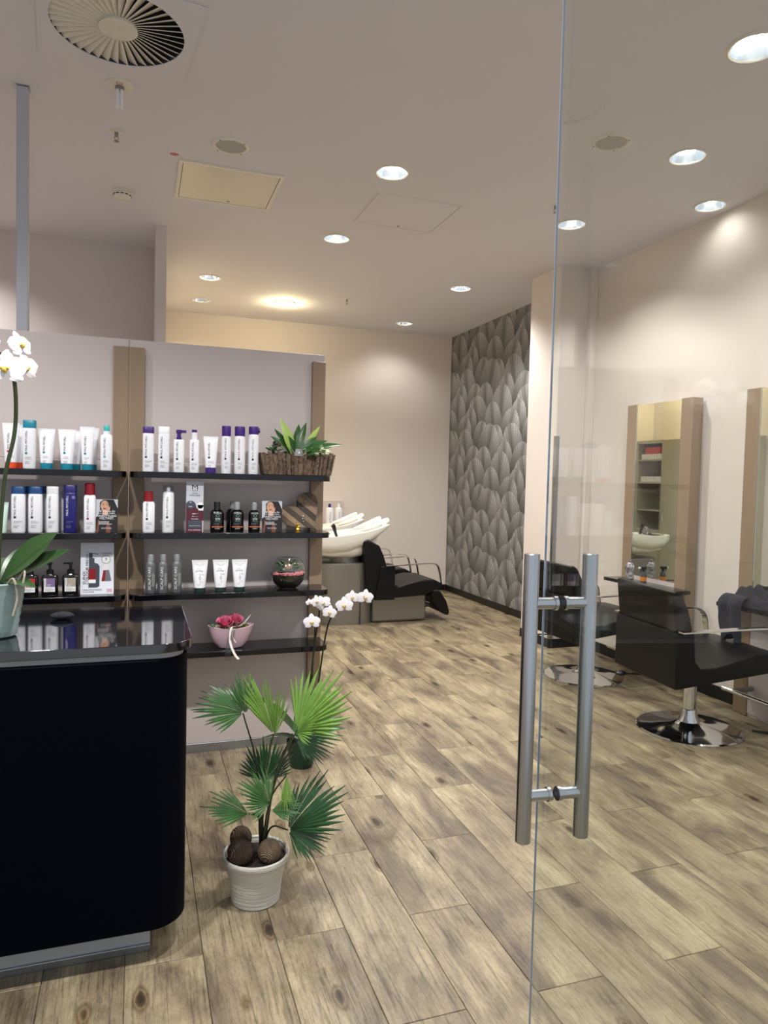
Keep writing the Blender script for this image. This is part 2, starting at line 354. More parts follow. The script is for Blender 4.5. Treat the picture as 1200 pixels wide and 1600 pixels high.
# text outlines -------------------------------------------------------
TXT = {}
def text2d(s):
    if s not in TXT:
        cu = bpy.data.curves.new('letters', 'FONT'); cu.body = s; cu.resolution_u = 2
        o = bpy.data.objects.new('letters', cu); col.objects.link(o)
        dg = bpy.context.evaluated_depsgraph_get(); me = bpy.data.meshes.new_from_object(o.evaluated_get(dg))
        v = [(p.co.x, p.co.y) for p in me.vertices]; f = [tuple(p.vertices) for p in me.polygons]
        bpy.data.objects.remove(o); bpy.data.curves.remove(cu); bpy.data.meshes.remove(me)
        x0 = min(p[0] for p in v); y0 = min(p[1] for p in v); w = max(p[0] for p in v)-x0; h = max(p[1] for p in v)-y0
        TXT[s] = ([((a-x0), (b-y0)) for a, b in v], f, w, h)
    return TXT[s]
class Print:
    """flat print: letters and shapes in (u, v); build() lays them on a surface u,v -> x,y,z"""
    def __init__(s): s.v = []; s.f = []
    def poly(s, pts):
        o = len(s.v); s.v += pts; s.f.append(tuple(range(o, o+len(pts)))); return s
    def rect(s, u0, v0, u1, v1): return s.poly([(u0, v0), (u1, v0), (u1, v1), (u0, v1)])
    def disc(s, u, v, r, n=18, sy=1., a0=0, a1=2*PI):
        return s.poly([(u+r*math.cos(a0+(a1-a0)*i/n), v+r*sy*math.sin(a0+(a1-a0)*i/n)) for i in range(n)])
    def ring(s, u, v, r, t, n=20):
        for i in range(n):
            a, b = 2*PI*i/n, 2*PI*(i+1)/n
            s.poly([(u+r*math.cos(a), v+r*math.sin(a)), (u+r*math.cos(b), v+r*math.sin(b)), (u+(r-t)*math.cos(b), v+(r-t)*math.sin(b)), (u+(r-t)*math.cos(a), v+(r-t)*math.sin(a))])
        return s
    def text(s, t, u, v, w=None, h=None, vert=False, align='c'):
        vv, ff, tw, th = text2d(t)
        if h is None: h = th*(w/tw)
        if w is None: w = tw*(h/th)
        o = len(s.v); sx, sy = w/tw, h/th
        for a, b in vv:
            a, b = a*sx, b*sy
            if vert: s.v.append((u-b+h/2, v+a))              # reads bottom to top
            else: s.v.append((u+a-(w/2 if align == 'c' else 0), v+b))
        s.f += [tuple(i+o for i in f) for f in ff]; return s
    def lines(s, u, v, w, n, pitch, t=.0011, seed=1):
        r = random.Random(seed)
        for i in range(n):
            x = u; end = u+w*r.uniform(.55, 1)
            while x < end:
                k = r.uniform(.003, .008); s.rect(x, v-i*pitch, min(x+k, end), v-i*pitch+t); x += k+.0012
        return s
    def build(s, name, material, parent, f=None):
        mb = MB(); mb.v = [f(*p) if f else (p[0], 0, p[1]) for p in s.v]; mb.f = list(s.f)
        return obj(name, mb, material, parent, smooth=False)
flat = lambda y: (lambda u, v: (u, y, v))
roundf = lambda R: (lambda u, v: (R*math.sin(u/R), -R*math.cos(u/R), v))
# ================================================================== THE SETTING
YB, XR, XP, XW = 8.22, 3.60, 3.28, 3.70        # back wall, right wall, pier face, papered wall
PY0, PY1 = 5.13, 5.60                           # pier in depth
XL, YF = -3.2, 0.02
T = .12
# floor: slab and single planks
fl = struct('floor', MB().box(XL, 3.82, -1.6, YB+.1, -.12, -.0075), 'floor', smooth=False)
PW, PL = .2125, .84
pm = MB(); g = .0009; c = .0016
def plank_mesh():
    x0, x1, y0, y1 = -PW/2+g, PW/2-g, -PL/2+g, PL/2-g
    lo = [(x0, y0, -.007), (x1, y0, -.007), (x1, y1, -.007), (x0, y1, -.007)]
    mid = [(x, y, -.0012) for x, y, z in lo]
    top = [(x0+c, y0+c, 0), (x1-c, y0+c, 0), (x1-c, y1-c, 0), (x0+c, y1-c, 0)]
    return MB().loft([lo, mid, top], False, True)
PME = plank_mesh().mesh('plank', 'floor', False)
for k in range(-7, 16):
    xc = .4+PW*(k+.5); off = 2.04 if k % 2 == 0 else 1.62
    for j in range(-4, 9):
        yc = off+PL*(j+.5)
        if yc < -1.2 or yc-PL/2 > YB-.02: continue
        if xc+PW/2 < .05 and yc > 6.3: continue
        if xc-PW/2 > XR-.01 and yc+PL/2 < PY1: continue
        link('plank', PME, fl, (xc, yc, 0))
# ceiling with round openings for the recessed fittings
LAMPS = [  # x, y, radius, kind, watt factor, colour, label
 (1.391, 4.004, .092, 'tube', 1.0, 'n', 'large bright recessed downlight above the plain ceiling hatch'),
 (1.390, 5.235, .092, 'tube', 1.6, 'n', 'recessed downlight between the two ceiling hatches and the wash area'),
 (.601, 6.701, .092, 'tube', .6, 'y', 'recessed downlight in the yellow lit corner beside the grey partition, nearer one'),
 (.599, 7.577, .092, 'soft', .6, 'y', 'dim recessed downlight in the yellow lit corner, nearest the back wall'),
 (1.414, 7.348, .1, 'glass', .1, 'y', 'glowing white glass downlight with a halo above the wash basins'),
 (2.822, 6.102, .092, 'tube', 1.7, 'n', 'recessed downlight in front of the leaf wallpaper'),
 (2.870, 7.711, .092, 'tube', .2, 'n', 'recessed downlight closest to the back wall corner beside the wallpaper'),
 (2.820, 4.312, .092, 'tube', .75, 'n', 'recessed downlight cut by the upright edge of the glass door'),
 (3.438, 3.694, .092, 'tube', .03, 'n', 'recessed downlight close to the right wall above the mirrors'),
 (2.812, 3.205, .092, 'tube', .58, 'n', 'bright recessed downlight with a ring seen through the glass door'),
 (2.363, 2.332, .1, 'tube', .8, 'n', 'largest overexposed recessed downlight at the top right corner'),
 (-1.43, 5.45, .092, 'soft', .9, 'n', 'pale recessed downlight mirrored in the glass door above the corner duct'),
 (-2.54, 5.55, .092, 'soft', .9, 'n', 'pale recessed downlight mirrored in the glass door high on the right wall'),
 (3.43, 2.35, .092, 'tube', .03, 'n', 'added unseen downlight near the right wall, above the near mirror'),  # unseen extra fitting, added as one more light source
 (.75, 1.45, .092, 'tube', 1.9, 'n', 'added unseen downlight above the entrance, lighting the shelf front'),  # added outside the frame to throw more light on the shelf front
 (-1.5, 2.6, .092, 'soft', 1.3, 'n', 'added unseen downlight above the counter, filling the shelf front'),  # invented fitting out of frame, brightens the display shelves
 (-.5, 1.45, .092, 'tube', 1.9, 'n', 'added unseen downlight in front of the counter, brightening shelves and worktop'),  # extra unseen lamp, put in to lift shelves, counter top and palm
]
DIFF = (-.09, 3.165, .262)
holes = [(x, y, r) for x, y, r, *_ in LAMPS] + [DIFF]
def ceiling_mesh():
    pts = [(XL-T, YF), (3.82, YF), (3.82, YB+.12), (XL-T, YB+.12)]; edges = [(0, 1), (1, 2), (2, 3), (3, 0)]
    for x, y, r in holes:
        o = len(pts); N = 40
        pts += [(x+r*math.cos(2*PI*i/N), y+r*math.sin(2*PI*i/N)) for i in range(N)]; edges += [(o+i, o+(i+1) % N) for i in range(N)]
    V, E_, F_, *_ = geometry.delaunay_2d_cdt([Vector(p) for p in pts], edges, [], 0, 1e-5)
    mb = MB(); mb.v = [(p.x, p.y, CEIL) for p in V]
    for f in F_:
        cx = sum(V[i].x for i in f)/3; cy = sum(V[i].y for i in f)/3
        if any((cx-x)**2+(cy-y)**2 < (r*.999)**2 for x, y, r in holes): continue
        mb.f.append(tuple(reversed(f)))
    return mb
ce = struct('ceiling', ceiling_mesh(), 'ceiling', smooth=False)
struct('trim_3', MB().box(XL-T, 3.82, YF, YB+.12, CEIL+.25, CEIL+.3), 'dark_recess', smooth=False)   # slab above the suspended ceiling
struct('wall_back', MB().box(.14, 3.82, YB, YB+T, 0, CEIL+.25), 'wall', smooth=False)
struct('wall_right_papered', MB().box(XW, XW+T, PY1-.01, YB, 0, CEIL+.25), 'wallpaper', smooth=False)
struct('wall_pier', MB().box(XP, XW+T, PY0, PY1, 0, CEIL), 'wall', smooth=False)
struct('wall_right', MB().box(XR, XR+T, YF, PY0, 0, CEIL+.25), 'wall', smooth=False)
struct('wall_left_rear', MB().box(XL, .11, 6.05, 6.05+T, 0, CEIL+.25), 'wall_grey', smooth=False)
struct('wall_partition', MB().box(.107, .182, 5.47, YB, 0, CEIL), 'wall_grey', smooth=False)
struct('wall_left', MB().box(XL-T, XL, YF, 6.05+T, 0, CEIL+.25), 'wall_grey', smooth=False)
def bboard(name, *b): return struct(name, MB().box(*b), 'base_black', bevel=.002)
bboard('baseboard_back', .19, XW-.012, YB-.012, YB, 0, .075)
bboard('baseboard_papered', XW-.012, XW, PY1, YB-.012, 0, .075)
bboard('baseboard_pier', XP-.012, XP, PY0-.012, PY1, 0, .075)
bboard('baseboard_pier_front', XP, XR-.012, PY0-.012, PY0, 0, .075)
bboard('baseboard_right', XR-.012, XR, YF, PY0-.012, 0, .085)
struct('trim_1', MB().box(XR-.055, XR, PY0-.05, PY0, .075, CEIL), 'wall', bevel=.003)                  # cable duct in the corner
struct('trim_2', MB().prism([(XP-.004, PY0-.004), (XP+.03, PY0-.004), (XP+.03, PY0), (XP, PY0), (XP, PY0+.03), (XP-.004, PY0+.03)], .076, 1.78), 'alu', smooth=False)

# ------------------------------------------------------------------ ceiling fittings
def ring_pts(r, z, N=40): return [(r*math.cos(2*PI*i/N), r*math.sin(2*PI*i/N), z) for i in range(N)]
def lamp_meshes(r, kind):
    tr = MB().lathe([(r*.93, -.004), (r*1.0, -.009), (r*1.1, -.004), (r*1.12, -.0005), (r*.985, -.0005), (r*.93, -.004)], 40, caps=(False, False)).mesh('trim_ring', 'white_metal')
    rf = MB().lathe([(r*.95, -.002), (r*.9, .02), (r*.78, .06), (r*.55, .1), (.001, .12)], 40, caps=(False, False)).mesh('reflector', 'reflector', True, 20)
    if kind == 'glass':
        gl = MB().lathe([(r*.9, -.001), (r*.8, -.012), (r*.45, -.02), (.001, -.022)], 32, caps=(False, False)).mesh('glass_cover', 'lamp_glow_warm')
    else:
        b = MB()
        for s in (-1, 1):
            b.tube([(-r*.55, s*r*.28, .05), (r*.55, s*r*.28, .05)], r*.11, 10)
        gl = b.mesh('lamp_tube', 'lamp_glow' if kind == 'tube' else 'lamp_glow_soft')
    return tr, rf, gl
LM = {}
COLS = {'n': (1.0, .985, .96), 'w': (1.0, .87, .58), 'y': (1.0, .83, .48)}
for x, y, r, kind, wf, cc, label in LAMPS:
    if (r, kind) not in LM: LM[(r, kind)] = lamp_meshes(r, kind)
    tr, rf, gl = LM[(r, kind)]
    t = thing('downlight', label, 'ceiling light', (x, y, CEIL), random.uniform(0, 6.28), 'recessed ceiling downlights')
    link('trim_ring', tr, t); link('reflector', rf, t); link('glass_cover' if kind == 'glass' else 'lamp_tube', gl, t)
    ld = bpy.data.lights.new('downlight_beam', 'POINT' if kind == 'glass' else 'SPOT'); ld.energy = LAMP_W*wf; ld.color = COLS[cc]
    if kind != 'glass': ld.spot_size = math.radians(132); ld.spot_blend = .65
    ld.shadow_soft_size = .06
    lo = link('lamp_beam', ld, t); lo.location = (0, 0, -.09 if kind == 'glass' else .012)

# swirl diffuser
t = thing('air_diffuser', 'large white swirl air diffuser with radial blades in the ceiling', 'air diffuser', (DIFF[0], DIFF[1], CEIL), .1)
R = DIFF[2]
pl = MB(); N = 48; S = .3
out = []
for i in range(N):
    a = 2*PI*i/N; k = S/max(abs(math.cos(a)), abs(math.sin(a))); out.append((k*math.cos(a), k*math.sin(a)))
inn = [(R*.985*math.cos(2*PI*i/N), R*.985*math.sin(2*PI*i/N)) for i in range(N)]
pl.loft([[(x, y, -.001) for x, y in inn], [(x, y, -.006) for x, y in inn], [(x, y, -.006) for x, y in out], [(x, y, -.001) for x, y in out]], False, False)
obj('face_plate', pl, 'ceiling', t)
obj('plenum', MB().lathe([(R*1.0, 0), (R*1.0, .1), (.001, .1)], 40, caps=(False, False)), 'plenum', t)
obj('hub', MB().lathe([(.07, .02), (.075, -.004), (.06, -.008), (.012, -.009), (.001, -.006)], 32, caps=(False, False)), 'white_metal', t)
NB = 40
bl = MB(); tl = math.radians(28)
def blade_ring(r, w): return [(r, w/2*math.cos(tl), w/2*math.sin(tl)), (r, -w/2*math.cos(tl), -w/2*math.sin(tl)), (r, -w/2*math.cos(tl)-.0015, -w/2*math.sin(tl)+.0015), (r, w/2*math.cos(tl)-.0015, w/2*math.sin(tl)+.0015)]
bl.loft([blade_ring(.068, .011), blade_ring(R*.985, .043)])
BME = bl.mesh('blade', 'white_metal', False)
for i in range(NB): link('blade', BME, t, (0, 0, .008), (0, 0, 2*PI*i/NB))

# emergency lamp with two glass tubes
t = thing('emergency_lamp', 'white round ceiling flange with two hanging lamp tubes', 'ceiling lamp', (-.095, 3.608, CEIL))
obj('flange', MB().lathe([(.062, 0), (.062, -.004), (.056, -.008), (.02, -.009), (.001, -.009)], 36, caps=(False, False)), 'white_metal', t)
obj('socket', MB().lathe([(.02, -.008), (.02, -.02), (.001, -.02)], 20, caps=(False, False)), 'silver_paint', t)
for s in (-1, 1): obj('lamp_tube', MB().lathe([(.007, -.018), (.007, -.1), (.004, -.107), (.001, -.108)], 12, (s*.009, 0, 0), caps=(False, False)), 'white_plastic', t)
Print().ring(0, 0, .016, .0035).build('red_ring', 'red_sticker', t, lambda u, v: (u, -.036+v*.6, -.0096))
def sprinkler(label, x, y):
    t = thing('sprinkler', label, 'sprinkler', (x, y, CEIL), 0, 'ceiling sprinklers')
    obj('escutcheon', MB().lathe([(.03, 0), (.03, -.003), (.014, -.007), (.001, -.007)], 24, caps=(False, False)), 'white_metal', t)
    obj('body', MB().lathe([(.01, -.006), (.01, -.022), (.006, -.03), (.001, -.03)], 12, caps=(False, False)), 'silver_paint', t)
    obj('arms', MB().tube([(-.007, 0, -.024), (-.011, 0, -.036), (0, 0, -.05)], .002, 6).tube([(.007, 0, -.024), (.011, 0, -.036), (0, 0, -.05)], .002, 6), 'silver_paint', t)
    obj('deflector', MB().lathe([(.001, -.05), (.013, -.051), (.013, -.053), (.001, -.053)], 14, caps=(False, False)), 'silver_paint', t)
sprinkler('small sprinkler head behind the hanging emergency lamp tubes', -.122, 4.088)
sprinkler('small white sprinkler head in front of the back wall', 1.959, 6.929)
sprinkler('small sprinkler head beside the upright edge of the glass door', 2.531, 4.062)
t = thing('smoke_detector', 'round white smoke detector with dark vent slots on the ceiling', 'smoke detector', (-.11, 4.925, CEIL))
obj('base', MB().lathe([(.06, 0), (.062, -.012), (.05, -.014), (.001, -.014)], 32, caps=(False, False)), 'white_metal', t)
obj('dome', MB().lathe([(.052, -.013), (.056, -.022), (.05, -.038), (.034, -.05), (.001, -.055)], 32, caps=(False, False)), 'white_metal', t)
vn = MB()
for i in range(12):
    a = 2*PI*i/12; m = Matrix.Rotation(a, 4, 'Z'); b = MB().box(.0525, .0555, -.009, .009, -.031, -.026).xf(m); vn.add(b.v, b.f)
obj('vent_slots', vn, 'dark_recess', t)
def speaker(label, x, y, r=.1):
    t = thing('ceiling_speaker', label, 'speaker', (x, y, CEIL), 0, 'round ceiling speakers')
    obj('frame', MB().lathe([(r*.8, -.003), (r*.84, -.009), (r*.98, -.006), (r, 0)], 40, caps=(False, False)), 'white_metal', t)
    obj('grille', MB().lathe([(r*.83, -.003), (r*.5, -.0045), (.001, -.005)], 40, caps=(False, False)), 'speaker_grille', t)
    for i in range(4):
        a = PI/4+i*PI/2; obj('screw', MB().lathe([(.004, -.009), (.003, -.011), (.001, -.011)], 8, (r*.9*math.cos(a), r*.9*math.sin(a), 0), caps=(False, False)), 'black', t)
speaker('round grey ceiling speaker beside the framed ceiling hatch', .464, 4.028)
speaker('round grey ceiling speaker seen through the glass door', 2.333, 3.225)
def hatch(label, x0, x1, y0, y1, w, proud, m):
    t = thing('ceiling_hatch', label, 'ceiling hatch', ((x0+x1)/2, (y0+y1)/2, CEIL))
    a, b = (x1-x0)/2, (y1-y0)/2; g = .0035
    fr = MB()
    for q in ((-a, a, -b, -b+w), (-a, a, b-w, b), (-a, -a+w, -b+w, b-w), (a-w, a, -b+w, b-w)): fr.box(q[0], q[1], q[2], q[3], -proud, 0)
    obj('frame', fr, 'white_metal' if m == 'hatch' else m, t, smooth=False)
    obj('shadow_gap', MB().box(-a+w, a-w, -b+w, b-w, -.0006, 0), 'dark_recess', t, smooth=False)
    obj('lid', MB().box(-a+w+g, a-w-g, -b+w+g, b-w-g, -proud*.8, -.0006), m, t, smooth=False)
    obj('lock', MB().lathe([(.009, -proud*.8), (.009, -proud-.002), (.004, -proud-.002), (.001, -proud)], 12, (0.03, b-w-.035, 0), caps=(False, False)), 'silver_paint', t)
hatch('glossy ceiling hatch with a white frame beside the red sticker', .207, .815, 4.30, 4.872, .022, .009, 'hatch')
hatch('plain flush ceiling hatch in ceiling colour with a thin dark joint', 1.397, 1.995, 4.30, 4.86, .012, .003, 'ceiling')
t = thing('ceiling_sticker', 'small red oval sticker on the ceiling beside the framed hatch', 'sticker', (.178, 4.25, CEIL))
obj('disc', MB().lathe([(.024, 0), (.024, -.001), (.001, -.001)], 24, sy=.7, caps=(False, False)), 'red_sticker', t)
Print().text('REVI', 0, -.005, w=.032).build('lettering', 'white_print', t, lambda u, v: (u, -v, -.0014))
t = thing('steel_post', 'slim square aluminium post rising from the shelf wall to the ceiling', 'post', (-.525, 3.8, 0))
obj('shaft', MB().box(-.025, .025, -.025, .025, 0, CEIL-.004), 'post', t, bevel=.003)
obj('ceiling_plate', MB().box(-.03, .03, -.03, .03, CEIL-.004, CEIL), 'alu', t)
# ================================================================== SHELF WALL
SZ = {1: 1.392, 2: 1.115, 3: .833, 4: .556}
YP = 3.59                                           # panel face
def bay(label, x0, x1):
    t = thing('display_shelf', label, 'shelf unit', ((x0+x1)/2, YP, 0))
    a = (x1-x0)/2; g = .0015
    obj('upper_panel', MB().box(-a+g, a-g, 0, .04, 1.443, 2.013), 'panel', t, bevel=.0015)
    obj('lower_panel', MB().box(-a+g, a-g, 0, .04, .045, 1.440), 'panel', t, bevel=.0015)
    obj('skirting', MB().box(-a, a, -.006, .04, 0, .045), 'alu', t, bevel=.002)
    for s in (-1, 1):
        x = s*(a-.0355)
        obj('slat', MB().box(x-.0345, x+.0345, -.024, -.0005, .05, 1.975), 'slat', t, bevel=.004)
    for k in SZ:
        d = .22; b = a-.008; cx, cy = .05, .05
        poly = [(-b, -.001), (-b, -d+cy)] + [(-b+cx-cx*math.cos(q), -d+cy-cy*math.sin(q)) for q in [PI/2*i/6 for i in range(1, 7)]] + \
               [(b-cx+cx*math.sin(q), -d+cy-cy*math.cos(q)) for q in [PI/2*i/6 for i in range(0, 7)]] + [(b, -.001)]
        # notch round the slats
        obj('shelf_board', MB().prism([(x, min(y, -.0245) if abs(x) > a-.072 else y) for x, y in poly], SZ[k]-.027, SZ[k]), 'black_board', t, bevel=.0015)
    return t
GAPX = -.0435
bay('right display shelf with bronze uprights and four black shelf boards', GAPX+.0005, .906)
bay('left display shelf behind the black counter with bronze uprights', -.993, GAPX-.0005)

YI = 3.425                                           # products stand near the front edge
def place(name, label, cat, x, shelf, group, y=YI, rz=0.):
    return thing(name, label, cat, (x, y, SZ[shelf]+.0003), rz, group)

def pm_print(t, v0, L, u, f, col1='black_print', sq='black_print', fine=.03, seed=1, size=None):
    """the bottle lettering: vertical name, square, fine print lines"""
    Print().text('PAUL MITCHELL', u, v0, w=L, h=size or .0085, vert=True).build('lettering', col1, t, f)
    Print().rect(u-.0045, v0-.013, u+.0045, v0-.004).build('square_mark', sq, t, f)
    Print().lines(u-.004, v0-.026, fine, 3, .0042, seed=seed).lines(u-.004, v0-.044, fine*.7, 4, .0036, seed=seed+3).build('fine_print', 'grey_print', t, f)

def square_bottle(label, x, shelf, h, w, cap, caph, body='white_plastic', ink='black_print', sq='black_print', name='shampoo_bottle', cat='bottle', grp='hair care bottles on the display shelves', seed=1, y=YI, plain=False, capw=1.0, rz=0.):
    t = place(name, label, cat, x, shelf, grp, y, rz)
    a, b = w/2, w*.42; hb = h-caph
    rings = [superring(a*.93, b*.93, 0), superring(a, b, .004), superring(a, b, hb-.006), superring(a*.97, b*.97, hb-.001), superring(a*.93, b*.93, hb)]
    obj('body', MB().loft(rings), body, t)
    ca, cb = a*capw, b*capw
    obj('cap', MB().loft([superring(ca*.985, cb*.985, hb+.0004), superring(ca*.985, cb*.985, h-.003), superring(ca*.93, cb*.9, h)]), cap, t)
    if not plain: pm_print(t, .075, h*.42, -a*.42, flat(-b-.0006), ink, sq, w*.62, seed)
    return t
def squeeze_tube(label, x, shelf, h, w, cap, caph=.026, body='white_plastic', ink='black_print', sq='black_print', seed=1, y=YI, plain=False, grp='squeeze tubes on the display shelves', rz=0.):
    t = place('squeeze_tube', label, 'tube', x, shelf, grp, y, rz)
    def dims(z):
        k = (z-caph)/(h-caph); k = max(0, min(1, k)); return w*(.345+.155*k), max(.0016, w*.3*(1-k**1.5))
    zs = [caph+(h-caph)*i/10 for i in range(10)]+[h-.012, h]
    rings = []
    for z in zs:
        rx, ry = dims(z); ry = .0016 if z >= h-.013 else ry; rings.append(superring(rx, ry, z, 2.3, 28))
    obj('body', MB().loft(rings), body, t)
    obj('cap', MB().loft([superring(w*.335, w*.29, 0, 2.2), superring(w*.34, w*.295, .003, 2.2), superring(w*.34, w*.295, caph, 2.2)]), cap, t)
    def f(u, v):
        rx, ry = dims(v); return (u, -ry*math.sqrt(max(0, 1-(u/(rx*1.02))**2))-.0012, v)
    if not plain: pm_print(t, caph+.055, (h-caph)*.42, -w*.13, f, ink, sq, w*.42, seed)
    return t, f
def spray_can(label, x, shelf, h, w, cap, caph, ink='black_print', seed=1, side=False, clear=False, y=YI):
    t = place('spray_can', label, 'spray can', x, shelf, 'spray cans on the display shelves', y)
    r = w/2; hb = h-caph
    obj('body', MB().lathe([(r*.95, 0), (r, .003), (r, hb-.014), (r*.93, hb-.005), (r*.8, hb), (.001, hb+.001)], 28, caps=(True, False)), 'white_plastic', t)
    if clear:
        obj('nozzle', MB().lathe([(.008, hb), (.008, hb+.02), (.001, hb+.02)], 14, caps=(False, False)), 'white_plastic', t)
        obj('clear_cap', MB().lathe([(r*.93, hb-.006), (r*.93, h-.003), (r*.85, h), (.001, h)], 28, caps=(False, False)), 'clear_cap', t)
    else:
        obj('cap', MB().lathe([(r*.93, hb-.004), (r*.95, h-.004), (r*.88, h), (.001, h)], 28, caps=(False, False)), cap, t)
        if side: obj('nozzle_tip', MB().tube([(r*.5, -.004, h-.02), (r*1.15, -.006, h-.018)], .012, 12), cap, t)
    pm_print(t, .078, h*.4, -r*.25, roundf(r+.0006), ink, 'black_print', w*.55, seed)
    return t
M['clear_cap'] = clear_glass('clear_plastic_cap', (.78, .8, .84), 1.6)
def pump_bottle(label, x, shelf, h, w, cap, seed=1, overcap=False, turn=1):
    t = place('pump_bottle', label, 'pump bottle', x, shelf, 'hair care bottles on the display shelves')
    hb = h*.77; a, b = w/2, w*.42
    obj('body', MB().loft([superring(a*.93, b*.93, 0), superring(a, b, .004), superring(a, b, hb-.004), superring(a*.94, b*.94, hb)]), 'white_plastic', t)
    obj('collar', MB().lathe([(.0115, hb), (.0115, hb+.012), (.001, hb+.012)], 18, caps=(False, False)), 'white_plastic' if overcap else cap, t)
    if overcap:
        obj('clear_cap', MB().lathe([(.0125, hb+.001), (.0125, h-.012), (.011, h-.012)], 18, caps=(False, False)), 'white_plastic', t)
        obj('pump_head', MB().lathe([(.012, h-.014), (.012, h), (.001, h)], 18, caps=(False, False)), cap, t)
    else:
        obj('pump_head', MB().lathe([(.009, hb+.012), (.009, h-.018), (.013, h-.014), (.013, h), (.001, h)], 18, caps=(False, False)).box(turn*.0 , turn*.032, -.007, .007, h-.013, h-.001) if turn > 0 else MB().lathe([(.009, hb+.012), (.013, h), (.001, h)], 18, caps=(False, False)), cap, t)
    pm_print(t, .07, h*.36, -a*.38, flat(-b-.0006), 'black_print', 'black_print', w*.62, seed)
    return t

# ---- right bay, top board
square_bottle('tall white shampoo bottle with dark purple cap, leftmost on the right top shelf', .043, 1, .204, .05, 'purple', .03, seed=2)
square_bottle('all white conditioner bottle with white cap beside the purple capped bottle', .110, 1, .207, .051, 'white_plastic', .032, ink='black_print', seed=3)
pump_bottle('white pump bottle with purple pump head turned right', .177, 1, .196, .048, 'purple', 4)
pump_bottle('slim white pump bottle with a pale collar and dark purple top', .246, 1, .199, .043, 'purple', 5, overcap=True)
squeeze_tube('white squeeze tube standing on a dark purple cap', .321, 1, .172, .07, 'purple', seed=6)
spray_can('slim white spray can with tall narrow purple cap', .392, 1, .224, .045, 'purple', .045, seed=7)
spray_can('white spray can with wide fluted purple cap in the middle of three cans', .455, 1, .224, .052, 'purple', .042, 'red_print', 8)
spray_can('white spray can with purple trigger cap beside the bark planter', .520, 1, .227, .05, 'purple', .034, 'grey_print', 9, side=True)
# ---- left bay, top board
squeeze_tube('white squeeze tube with orange cap behind the orchid stem', -.519, 1, .194, .068, 'orange', seed=10, sq='pink')
squeeze_tube('second orange capped tube half hidden behind the first', -.503, 1, .193, .066, 'orange', seed=11, y=3.5, plain=True)
square_bottle('tall white shampoo bottle with square teal cap', -.446, 1, .209, .053, 'teal', .034, seed=12, sq='teal')
square_bottle('second teal capped shampoo bottle hidden behind the front one', -.455, 1, .209, .053, 'teal', .034, seed=12, y=3.49, plain=True)
squeeze_tube('white squeeze tube with teal cap next to the teal capped bottle', -.379, 1, .176, .071, 'teal', seed=13, sq='teal')
squeeze_tube('white squeeze tube with teal cap, middle front one of three', -.297, 1, .177, .073, 'teal', seed=14, sq='teal')
squeeze_tube('white teal capped tube standing behind the middle front tube', -.27, 1, .177, .066, 'teal', seed=15, y=3.5, plain=True)
squeeze_tube('slightly taller white squeeze tube with teal cap beside the spray bottle', -.215, 1, .192, .062, 'teal', seed=16, sq='teal')
squeeze_tube('taller teal capped tube hidden behind the rightmost tube', -.198, 1, .192, .058, 'teal', seed=17, y=3.5, plain=True)
def neck_bottle(label, x, shelf, h, w, cap, capr, caph, seed, ink='black_print', sq='black_print', neck='white_plastic', y=YI):
    t = place('slim_bottle', label, 'bottle', x, shelf, 'hair care bottles on the display shelves', y)
    a, b = w/2, w*.42; hb = h-caph-.014
    obj('body', MB().loft([superring(a*.93, b*.93, 0), superring(a, b, .004), superring(a, b, hb-.012), superring(a*.85, b*.9, hb-.003), superring(a*.5, b*.6, hb)]), 'white_plastic', t)
    obj('collar', MB().lathe([(capr*1.05, hb-.001), (capr*1.05, hb+.014), (.001, hb+.014)], 20, caps=(False, False)), neck, t)
    obj('cap', MB().lathe([(capr, hb+.014), (capr, h-.004), (capr*.8, h), (.001, h)], 20, caps=(False, False)), cap, t)
    pm_print(t, .07, h*.38, -a*.3, flat(-b-.0006), ink, sq, w*.55, seed)
    return t
neck_bottle('slim white spray bottle with small rounded teal cap', -.135, 1, .202, .051, 'mint', .0125, .026, 18, sq='mint')
# ---- left bay, second board
square_bottle('white shampoo bottle with blue cap, left one of the pair', -.489, 2, .199, .056, 'blue', .032, seed=20)
square_bottle('blue capped shampoo bottle standing behind the left one', -.462, 2, .199, .056, 'blue', .032, seed=20, y=3.505, plain=True)
square_bottle('white shampoo bottle with blue cap behind the big orchid leaf', -.422, 2, .2, .056, 'blue', .032, seed=21)
square_bottle('blue capped shampoo bottle standing behind the one by the orchid leaf', -.394, 2, .2, .056, 'blue', .032, seed=21, y=3.505, plain=True)
square_bottle('all white shampoo bottle between blue capped and navy bottles', -.354, 2, .202, .05, 'white_plastic', .032, seed=22)
square_bottle('white bottle hidden behind the all white shampoo bottle', -.338, 2, .2, .05, 'white_plastic', .032, seed=22, y=3.5, plain=True)
tn = square_bottle('solid navy blue shampoo bottle with navy cap', -.283, 2, .209, .054, 'navy', .034, body='navy', ink='white_print', sq='navy', seed=23)
Print().disc(.014, .155, .007).build('round_emblem', 'lilac', tn, flat(-.0238))
neck_bottle('white bottle with wide dark red cap beside the hairstyling card', -.203, 2, .219, .05, 'red', .021, .036, 24, sq='red', neck='red')
squeeze_tube('small pale green tube behind the orchid leaves', -.552, 2, .13, .05, 'pale_green', .02, 'pale_green', seed=25, plain=True)
# ---- right bay, second board
neck_bottle('white bottle with dark red screw cap, leftmost on the second right shelf', .047, 2, .186, .053, 'red', .0195, .03, 26, neck='red', ink='black_print')
spray_can('white spray can under a clear cap beside the red capped bottle', .133, 2, .217, .051, 'white_plastic', .03, seed=27, clear=True)
